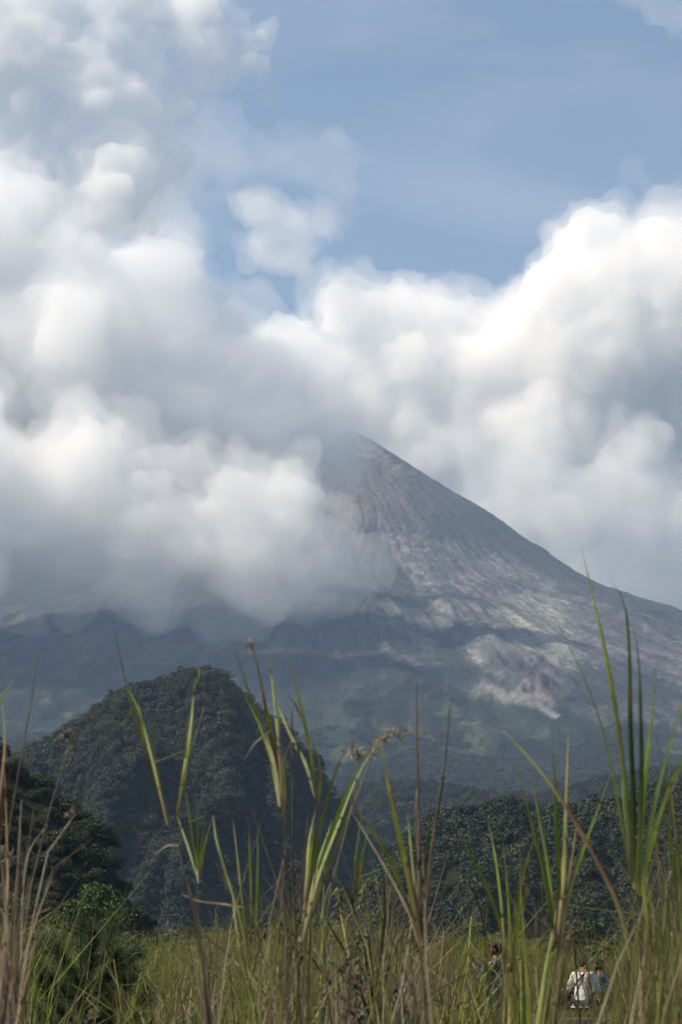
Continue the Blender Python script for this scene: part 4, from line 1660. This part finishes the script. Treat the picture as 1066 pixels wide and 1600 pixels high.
def person(loc, rz, label, shirt, trousers, arms, lean=0.0, cap=None, hair=True, H=1.66, group=None):
    """Figure facing local +Y. arms: ((elbow L, hand L), (elbow R, hand R)) local coordinates for H=1.7."""
    k = H / 1.7
    root = empty('person', loc, label, 'person', group, rz)
    root.scale = (k, k, k)
    hip = 0.92

    def ln(p):      # lean the upper body forward
        x, y, z = p
        a = lean * max(0, min(1, (z - hip) / 0.25))
        return (x, y * math.cos(a) + (z - hip) * math.sin(a) if z > hip else y, hip + (z - hip) * math.cos(a) - y * math.sin(a) if z > hip else z)
    V = [(0, 0, 0.94), (0, 0.01, 1.10), (0, 0.0, 1.28), (0, -0.01, 1.40), (0, 0.0, 1.50), (0, 0.015, 1.60),
         (-0.09, 0, 0.88), (-0.10, 0.02, 0.50), (-0.10, -0.02, 0.09), (-0.11, 0.10, 0.03),
         (0.09, 0, 0.88), (0.10, 0.02, 0.50), (0.10, -0.02, 0.09), (0.11, 0.10, 0.03),
         (-0.155, -0.01, 1.40), tuple(arms[0][0]), tuple(arms[0][1]), (0.155, -0.01, 1.40), tuple(arms[1][0]), tuple(arms[1][1])]
    E = [(0, 1), (1, 2), (2, 3), (3, 4), (4, 5), (0, 6), (6, 7), (7, 8), (8, 9), (0, 10), (10, 11), (11, 12), (12, 13),
         (3, 14), (14, 15), (15, 16), (3, 17), (17, 18), (18, 19)]
    R = [(0.14, 0.10), (0.125, 0.09), (0.15, 0.105), (0.12, 0.09), (0.055, 0.055), (0.05, 0.05),
         (0.085, 0.085), (0.058, 0.058), (0.04, 0.04), (0.035, 0.03), (0.085, 0.085), (0.058, 0.058), (0.04, 0.04), (0.035, 0.03),
         (0.06, 0.06), (0.042, 0.042), (0.028, 0.028), (0.06, 0.06), (0.042, 0.042), (0.028, 0.028)]
    VL = [ln(v) for v in V]
    # head: shaped ball joined to the neck in the same mesh
    body = skin_mesh('body', VL, E, R, SKIN)
    hc = np.array(ln((0, 0.02, 1.62)))
    hv, hf = ico(3)
    jaw = np.clip(-hv[:, 2], 0, 1)
    hv = hv * np.array([0.078, 0.098, 0.118])
    hv[:, 0] *= 1 - 0.28 * jaw
    nose = np.exp(-((hv[:, 0] / 0.018) ** 2 + ((hv[:, 2] + 0.01) / 0.03) ** 2)) * (hv[:, 1] > 0)
    hv[:, 1] += nose * 0.022
    eye = (np.exp(-(((np.abs(hv[:, 0]) - 0.032) / 0.014) ** 2 + ((hv[:, 2] - 0.018) / 0.012) ** 2))) * (hv[:, 1] > 0)
    hv[:, 1] -= eye * 0.008
    nb = len(body.vertices)
    bv = np.empty(nb * 3, np.float32)
    body.vertices.foreach_get('co', bv)
    import bmesh
    bm = bmesh.new()
    bm.from_mesh(body)
    hvs = [bm.verts.new(tuple(p + hc)) for p in hv]
    for f in hf:
        fa = bm.faces.new([hvs[i] for i in f])
        fa.smooth = True
    # ears
    for sx in (-1, 1):
        ev, ef = ico(1)
        es = [bm.verts.new((p[0] * 0.012 + sx * 0.08 + hc[0], p[1] * 0.02 + hc[1] - 0.01, p[2] * 0.032 + hc[2])) for p in ev]
        for f in ef:
            bm.faces.new([es[i] for i in f])
    bm.to_mesh(body)
    bm.free()
    link('body', body, root)
    # hands with fingers on each wrist
    for side, (el, ha) in zip((-1, 1), arms):
        el, ha = np.array(ln(el)), np.array(ln(ha))
        dr = (ha - el) / np.linalg.norm(ha - el)
        sd = np.cross(dr, [0, 0.3, 1.0])
        sd /= np.linalg.norm(sd)
        hv_ = [ha - dr * 0.02, ha + dr * 0.05]
        he, hr = [(0, 1)], [0.026, (0.032, 0.018)]
        for q, (off, L) in enumerate(((-0.028, 0.06), (-0.01, 0.072), (0.010, 0.07), (0.028, 0.055))):
            b0 = len(hv_)
            hv_ += [ha + dr * 0.085 + sd * off, ha + dr * (0.085 + L * 0.5) + sd * off, ha + dr * (0.085 + L * 0.8) + sd * off * 0.9 + np.cross(dr, sd) * 0.02]
            he += [(1, b0), (b0, b0 + 1), (b0 + 1, b0 + 2)]
            hr += [0.010, 0.009, 0.007]
        b0 = len(hv_)
        hv_ += [ha + dr * 0.03 + sd * 0.045 * side, ha + dr * 0.07 + sd * 0.062 * side]
        he += [(0, b0), (b0, b0 + 1)]
        hr += [0.011, 0.008]
        link('hand', skin_mesh('hand', hv_, he, hr, SKIN, 0, 1), root)
    # clothing
    idx = [0, 1, 2, 3, 14, 15, 17, 18]
    mp = {a: b for b, a in enumerate(idx)}
    sv = [VL[i] for i in idx]
    for a, w in ((15, 16), (18, 19)):
        sv.append(tuple(np.array(VL[a]) * 0.65 + np.array(VL[w]) * 0.35))
    sv.append((0, -0.01, 0.84))
    se = [(0, 1), (1, 2), (2, 3), (3, 4), (4, 5), (3, 6), (6, 7), (5, 8), (7, 9), (0, 10)]
    sr = [(0.155, 0.125), (0.145, 0.115), (0.155, 0.125), (0.115, 0.095), (0.072, 0.072), (0.058, 0.058), (0.072, 0.072), (0.058, 0.058), 0.055, 0.055, (0.18, 0.14)]
    sh = skin_mesh('shirt', sv, se, sr, shirt)
    co = np.empty(len(sh.vertices) * 3, np.float32)
    sh.vertices.foreach_get('co', co)
    co = co.reshape(-1, 3)
    w = fbm(co[:, 0] * 14, co[:, 1] * 14, co[:, 2] * 5, 2, 3)
    co[:, 0] += w * 0.022
    co[:, 1] += w * 0.022
    sh.vertices.foreach_set('co', co.ravel())
    link('shirt', sh, root)
    tv = [VL[0], VL[6], VL[7], (VL[8][0], VL[8][1], 0.12), VL[10], VL[11], (VL[12][0], VL[12][1], 0.12)]
    link('trousers', skin_mesh('trousers', tv, [(0, 1), (1, 2), (2, 3), (0, 4), (4, 5), (5, 6)],
                               [(0.155, 0.12), 0.105, 0.08, 0.065, 0.105, 0.08, 0.065], trousers), root)
    for sx in (-1, 1):
        link('shoe', ball('shoe', (sx * 0.11, 0.06, 0.045), (0.052, 0.135, 0.055), HAIR, 2), root)
    if hair:
        link('hair', ball('hair', hc + np.array([0, -0.012, 0.018]), (0.088, 0.105, 0.118), HAIR, 3,
                          lambda v: (v[:, 1] < hc[1] + 0.045) & (v[:, 2] > hc[2] - 0.075) | (v[:, 2] > hc[2] + 0.07)), root)
    if cap is not None:
        o = link('cap', ball('cap', hc + np.array([0, 0, 0.045]), (0.098, 0.115, 0.095), cap, 3, lambda v: v[:, 2] > hc[2] + 0.045), root)
        v, f = ico(2)
        v = v * np.array([0.075, 0.07, 0.008]) + hc + np.array([0, 0.125, 0.05])
        link('brim', np_mesh('brim', v, f, [cap], True), o)
    return root, hc


WHITE_SHIRT = plain('white_cotton', (0.62, 0.58, 0.52))
DARK_TROUSER = plain('dark_trousers', (0.035, 0.030, 0.038))
BLUE = plain('blue_jacket', (0.10, 0.14, 0.19))
BLACK = plain('black_cloth', (0.018, 0.017, 0.018))
CAPM = plain('dark_cap', (0.035, 0.034, 0.036))
DARK_PAT = pattern_mat('patterned_cloth', (0.022, 0.02, 0.032), (0.20, 0.19, 0.22))
RED = plain('red_brown_cap', (0.06, 0.016, 0.013))

x, d = at(908, 1500, 40)[0], 40.0
root, hc = person((x, d, float(ground_z(x, d))), -0.35, 'man seen from behind in a loose white shirt with a dark shoulder strap', WHITE_SHIRT, DARK_TROUSER,
                  (((-0.27, 0.08, 1.14), (-0.16, 0.30, 1.08)), ((0.29, 0.12, 1.14), (0.22, 0.36, 1.10))), lean=0.25, H=1.60)
# shoulder bag with its strap: hangs on the man, so a thing of its own
bag = empty('shoulder_bag', tuple(root.location), 'black shoulder bag with a diagonal strap across the white shirt', 'bag', None, root.rotation_euler.z)
bag.scale = root.scale
bw = []
for sx, z, y in ((0.10, 1.46, -0.01), (0.06, 1.42, -0.075), (-0.02, 1.30, -0.125), (-0.10, 1.18, -0.135), (-0.18, 1.06, -0.11), (-0.23, 0.98, -0.04)):
    zz, a = z - 0.92, 0.25
    bw.append((sx, y * math.cos(a) + zz * math.sin(a) - 0.01, 0.92 + zz * math.cos(a) - y * math.sin(a)))
v, f = tube(spline(bw, 14), [0.016] * 14, 6)
link('strap', np_mesh('strap', v, f, [BLACK], True), bag)


def box(name, c, s, mat, parent=None, bevel=0.01, rot=0.0):
    import bmesh
    bm = bmesh.new()
    bmesh.ops.create_cube(bm, size=1.0)
    bmesh.ops.scale(bm, vec=s, verts=bm.verts)
    if bevel:
        bmesh.ops.bevel(bm, geom=bm.edges[:], offset=bevel, segments=2, affect='EDGES', profile=0.5)
    if rot:
        bmesh.ops.rotate(bm, cent=(0, 0, 0), matrix=Matrix.Rotation(rot, 3, 'Y'), verts=bm.verts)
    bmesh.ops.translate(bm, vec=c, verts=bm.verts)
    me = bpy.data.meshes.new(name)
    bm.to_mesh(me)
    bm.free()
    me.materials.append(mat)
    return link(name, me, parent)


box('pouch', (-0.26, -0.01, 0.90), (0.08, 0.24, 0.24), BLACK, bag, 0.025)

x, d = at(947, 1500, 41.5)[0], 41.5
person((x, d, float(ground_z(x, d))), 1.1, 'man in a dark cap and blue-grey jacket beside the man in the white shirt', BLUE, DARK_TROUSER,
       (((-0.26, 0.10, 1.13), (-0.10, 0.32, 1.10)), ((0.26, 0.08, 1.13), (0.14, 0.30, 1.05))), lean=0.2, cap=CAPM, H=1.60)
x, d = at(776, 1500, 36.0)[0], 36.0
pr, hc = person((x, d, float(ground_z(x, d))), 1.25, 'person in dark patterned top and reddish cap, arms raised with a phone', DARK_PAT, DARK_TROUSER,
                (((-0.20, 0.24, 1.26), (-0.08, 0.40, 1.42)), ((0.20, 0.24, 1.26), (0.08, 0.40, 1.42))), cap=RED, H=1.60)
ph = box('phone', (0, 0, 0), (0.15, 0.012, 0.08), BLACK, None, 0.004)
m_ = Matrix.Translation(pr.location) @ Matrix.Rotation(1.25, 4, 'Z')
ph.matrix_world = m_ @ Matrix.Translation((0, 0.47, 1.38))
thing(ph, 'dark phone held up by the person in the reddish cap', 'phone')

WOOD = plain('weathered_wood', (0.17, 0.155, 0.135), 0.9)
yr = 30.0
xa, xb = at(800, 1500, yr)[0], at(935, 1500, yr)[0]
rz_ = at(860, 1592, yr)[2]
rail = empty('wooden_railing', ((xa + xb) / 2, yr, float(ground_z((xa + xb) / 2, yr))), 'low weathered wooden railing in front of the people at the bottom edge', 'railing')
L = xb - xa + 0.6
gz = float(rail.location.z)
box('rail', (0, 0, rz_ - gz - 0.03), (L, 0.09, 0.07), WOOD, rail, 0.008)
box('rail', (0, 0, rz_ - gz - 0.42), (L, 0.05, 0.08), WOOD, rail, 0.008)
for q in (-0.5, 0, 0.5):
    box('post', (q * (L - 0.15), 0.06, (rz_ - gz - 0.07) / 2 - 0.1), (0.09, 0.09, rz_ - gz - 0.07 + 0.2), WOOD, rail, 0.008)

PURPLE = plain('dark_purple_paint', (0.030, 0.022, 0.055), 0.5)
PALEW = plain('pale_wood', (0.40, 0.37, 0.32), 0.8)
yb = 16.0
c = at(20, 1591, yb)
gz = float(ground_z(c[0], yb))
bd = empty('board', (c[0], yb, gz), 'dark purple board with a pale top edge in the bottom left corner', 'board')
box('panel', (0, 0, (c[2] - gz) - 0.30), (0.28, 0.03, 0.56), PURPLE, bd, 0.004)
box('edge_strip', (0, 0, (c[2] - gz) - 0.012), (0.30, 0.045, 0.016), PALEW, bd, 0.003)
for q in (-0.1, 0.1):
    box('leg', (q, 0.03, ((c[2] - gz) - 0.5) / 2 - 0.05), (0.035, 0.03, (c[2] - gz) - 0.4), PALEW, bd, 0.004)
WHITE = (0.997, 0.998, 0.999)


def shells(core, fringe, k, soft=1.0):
    """Lump sizes scale with k (metres); a dense core, a ragged mantle and a thin fringe."""
    a1 = [(420 * k, 60 * k, 0), (170 * k, 46 * k, 1), (80 * k, 20 * k, 1)]
    a2 = [(70 * k, 20 * k, 1), (36 * k, 14 * k, 1), (18 * k, 7 * k, 1)]
    b2 = [(90 * k, 30 * k, 0), (45 * k, 22 * k, 1), (24 * k, 12 * k, 1)]
    c2 = [(120 * k, 50 * k, 0), (60 * k, 34 * k, 0), (28 * k, 18 * k, 0)]
    out = []
    if core:
        out.append(('cloud_core', -22 * k * soft, core, WHITE, 0.0, a1, a2))
        out.append(('cloud_mantle', -2 * k * soft, core * 0.3, WHITE, 0.0, a1, b2))
    if fringe:
        out.append(('cloud_fringe', 22 * k * soft, fringe, WHITE, 0.0, a1, c2))
    return out


# hanging in front of the volcano
cloud('big cloud hugging the left shoulder of the volcano, lower edge dissolving above the green slope',
      [(-280, 780, 210), (-80, 790, 170, 1.3), (90, 790, 135, 1.3), (200, 810, 105, 1.3), (290, 840, 85, 1.3), (360, 840, 80, 1.2), (420, 825, 62), (452, 790, 36), (462, 835, 50), (435, 875, 56),
       (330, 880, 58, 1.6), (100, 880, 66, 2.6), (-100, 885, 66, 2.6), (482, 868, 34), (240, 750, 62), (165, 730, 90), (255, 860, 70, 1.5)],
      4050, 1.1, 9, shells(0.012, 0.0034, 1.0), seed=3)
cloud('bright swelling cloud above the left shoulder, its rounded top against the blue sky',
      [(262, 432, 42), (225, 450, 58), (305, 470, 52), (170, 520, 110), (280, 540, 105), (355, 560, 88), (345, 515, 44), (400, 550, 52), (425, 585, 78), (475, 600, 66), (520, 630, 46), (430, 650, 60), (350, 640, 60), (80, 600, 170), (-80, 620, 200),
       (250, 650, 85), (150, 690, 120), (-260, 560, 220), (90, 440, 95), (0, 400, 110), (-120, 420, 160), (500, 575, 46), (540, 590, 48), (490, 660, 34)],
      4450, 1.1, 10, shells(0.010, 0.0026, 1.0), seed=21)
cloud('thin mist trailing from the cloud across the volcano rim, left of the peak',
      [(512, 664, 42), (543, 650, 30), (480, 640, 60), (470, 695, 44), (395, 660, 60), (330, 660, 60), (420, 690, 46), (520, 692, 22), (440, 740, 30), (340, 715, 40)],
      4900, 1.0, 12, shells(0, 0.0055, 1.0), seed=29)
cloud('low ragged veil under the cloud at the left, greying the top of the green slope',
      [(-200, 915, 70, 2.5), (30, 920, 66, 2.5), (200, 915, 60, 2.5), (340, 910, 54, 2.0), (440, 890, 46, 1.5), (505, 850, 30, 1.0)],
      4100, 1.3, 12, shells(0, 0.0032, 1.0), seed=33)
# beyond the volcano
cloud('long bright cloud bank behind the right slope of the volcano',
      [(520, 470, 40), (545, 490, 52), (590, 510, 56), (630, 515, 54), (665, 525, 56), (705, 535, 60), (745, 540, 60), (790, 545, 66), (720, 620, 110, 1.4), (850, 580, 110), (600, 620, 110, 1.4), (480, 590, 74), (420, 610, 80),
       (800, 720, 130, 1.5), (950, 700, 160, 1.4), (640, 720, 100, 1.4), (1120, 640, 200), (820, 500, 44), (850, 850, 110, 1.6), (1010, 880, 115, 1.6), (780, 860, 110, 1.6), (900, 820, 140, 1.5), (1080, 780, 150), (930, 560, 120), (1200, 900, 150, 1.4), (350, 690, 140)],
      11500, 1.1, 22, shells(0.0060, 0.0012, 2.2), seed=13)
cloud('tall cumulus tower at the right edge with a crisp rounded top',
      [(935, 375, 32), (905, 402, 44), (965, 388, 46), (1010, 383, 42), (1060, 388, 50), (885, 430, 46), (960, 450, 90), (1050, 470, 110), (880, 490, 60), (1160, 430, 110), (940, 540, 100)],
      11000, 1.1, 20, shells(0.0070, 0.0012, 1.9), seed=17)
cloud('small ragged puff of cloud alone in the blue gap above the bank',
      [(440, 355, 36), (410, 335, 32), (470, 375, 34), (497, 355, 26), (388, 313, 20), (455, 398, 22), (425, 378, 28), (510, 345, 16)],
      11200, 0.9, 14, shells(0.0022, 0.0014, 1.3, 0.5), seed=19)
cloud('wide soft milky cloud filling the upper left sky, its right edge rounded and brighter',
      [(-60, 60, 110), (20, 70, 110), (80, 30, 110), (150, 90, 110), (220, 40, 100), (300, 55, 92), (362, 60, 68), (405, 105, 50), (416, 55, 42), (330, 120, 72), (235, 170, 95), (120, 200, 115), (10, 200, 120),
       (30, 320, 110), (120, 330, 90), (175, 270, 80), (60, 430, 100), (-40, 430, 120), (262, 220, 62)],
      9900, 0.55, 20, shells(0.0090, 0.0012, 2.0), seed=23)
cloud('low pale cloud just above the right slope of the volcano, under the cumulus tower',
      [(700, 700, 60, 1.4), (790, 760, 62, 1.4), (850, 800, 60, 1.6), (930, 780, 80, 1.5), (1030, 800, 90, 1.4), (960, 880, 66, 1.8), (1080, 900, 80, 1.6), (1150, 850, 90), (860, 700, 60), (1000, 690, 70), (700, 640, 50)],
      9700, 0.6, 20, shells(0.0030, 0.0011, 1.8), seed=41)
cloud('faint thin cloud stretched across the blue gap, left of the lone puff',
      [(330, 250, 60, 1.8), (270, 320, 46, 1.6), (360, 300, 38, 1.8), (480, 250, 44, 2.2), (560, 330, 24, 2.0), (330, 360, 24, 1.4)],
      12300, 0.8, 22, shells(0, 0.0006, 2.0), seed=27)
cloud('wispy scrap of cloud near the top right corner of the sky',
      [(1030, 10, 22, 1.8), (1065, 25, 20, 1.8), (1000, -5, 16, 1.6)], 11800, 0.8, 16, shells(0, 0.0010, 1.6), seed=35)
cloud('small wisps of cloud above the tall cumulus tower at the right',
      [(1035, 310, 18, 1.6), (1060, 325, 14, 1.6), (975, 262, 12, 2.0), (990, 275, 10, 1.8)], 11700, 0.8, 14, shells(0, 0.0006, 1.0, 0.3), seed=37)


def haze(density):
    x0, x1, y0, y1, z0, z1 = -4200, 4200, -600, 8600, -160, 3000
    V = [(x, y, z) for z in (z0, z1) for y in (y0, y1) for x in (x0, x1)]
    Fc = [(0, 2, 3, 1), (4, 5, 7, 6), (0, 1, 5, 4), (2, 6, 7, 3), (0, 4, 6, 2), (1, 3, 7, 5)]
    me = np_mesh('haze', V, Fc)
    me.materials.append(volume_mat('haze_air', density, (0.50, 0.69, 1.0), 0.0, True))
    o = link('haze', me)
    o['kind'] = 'stuff'


haze(6.2e-5)
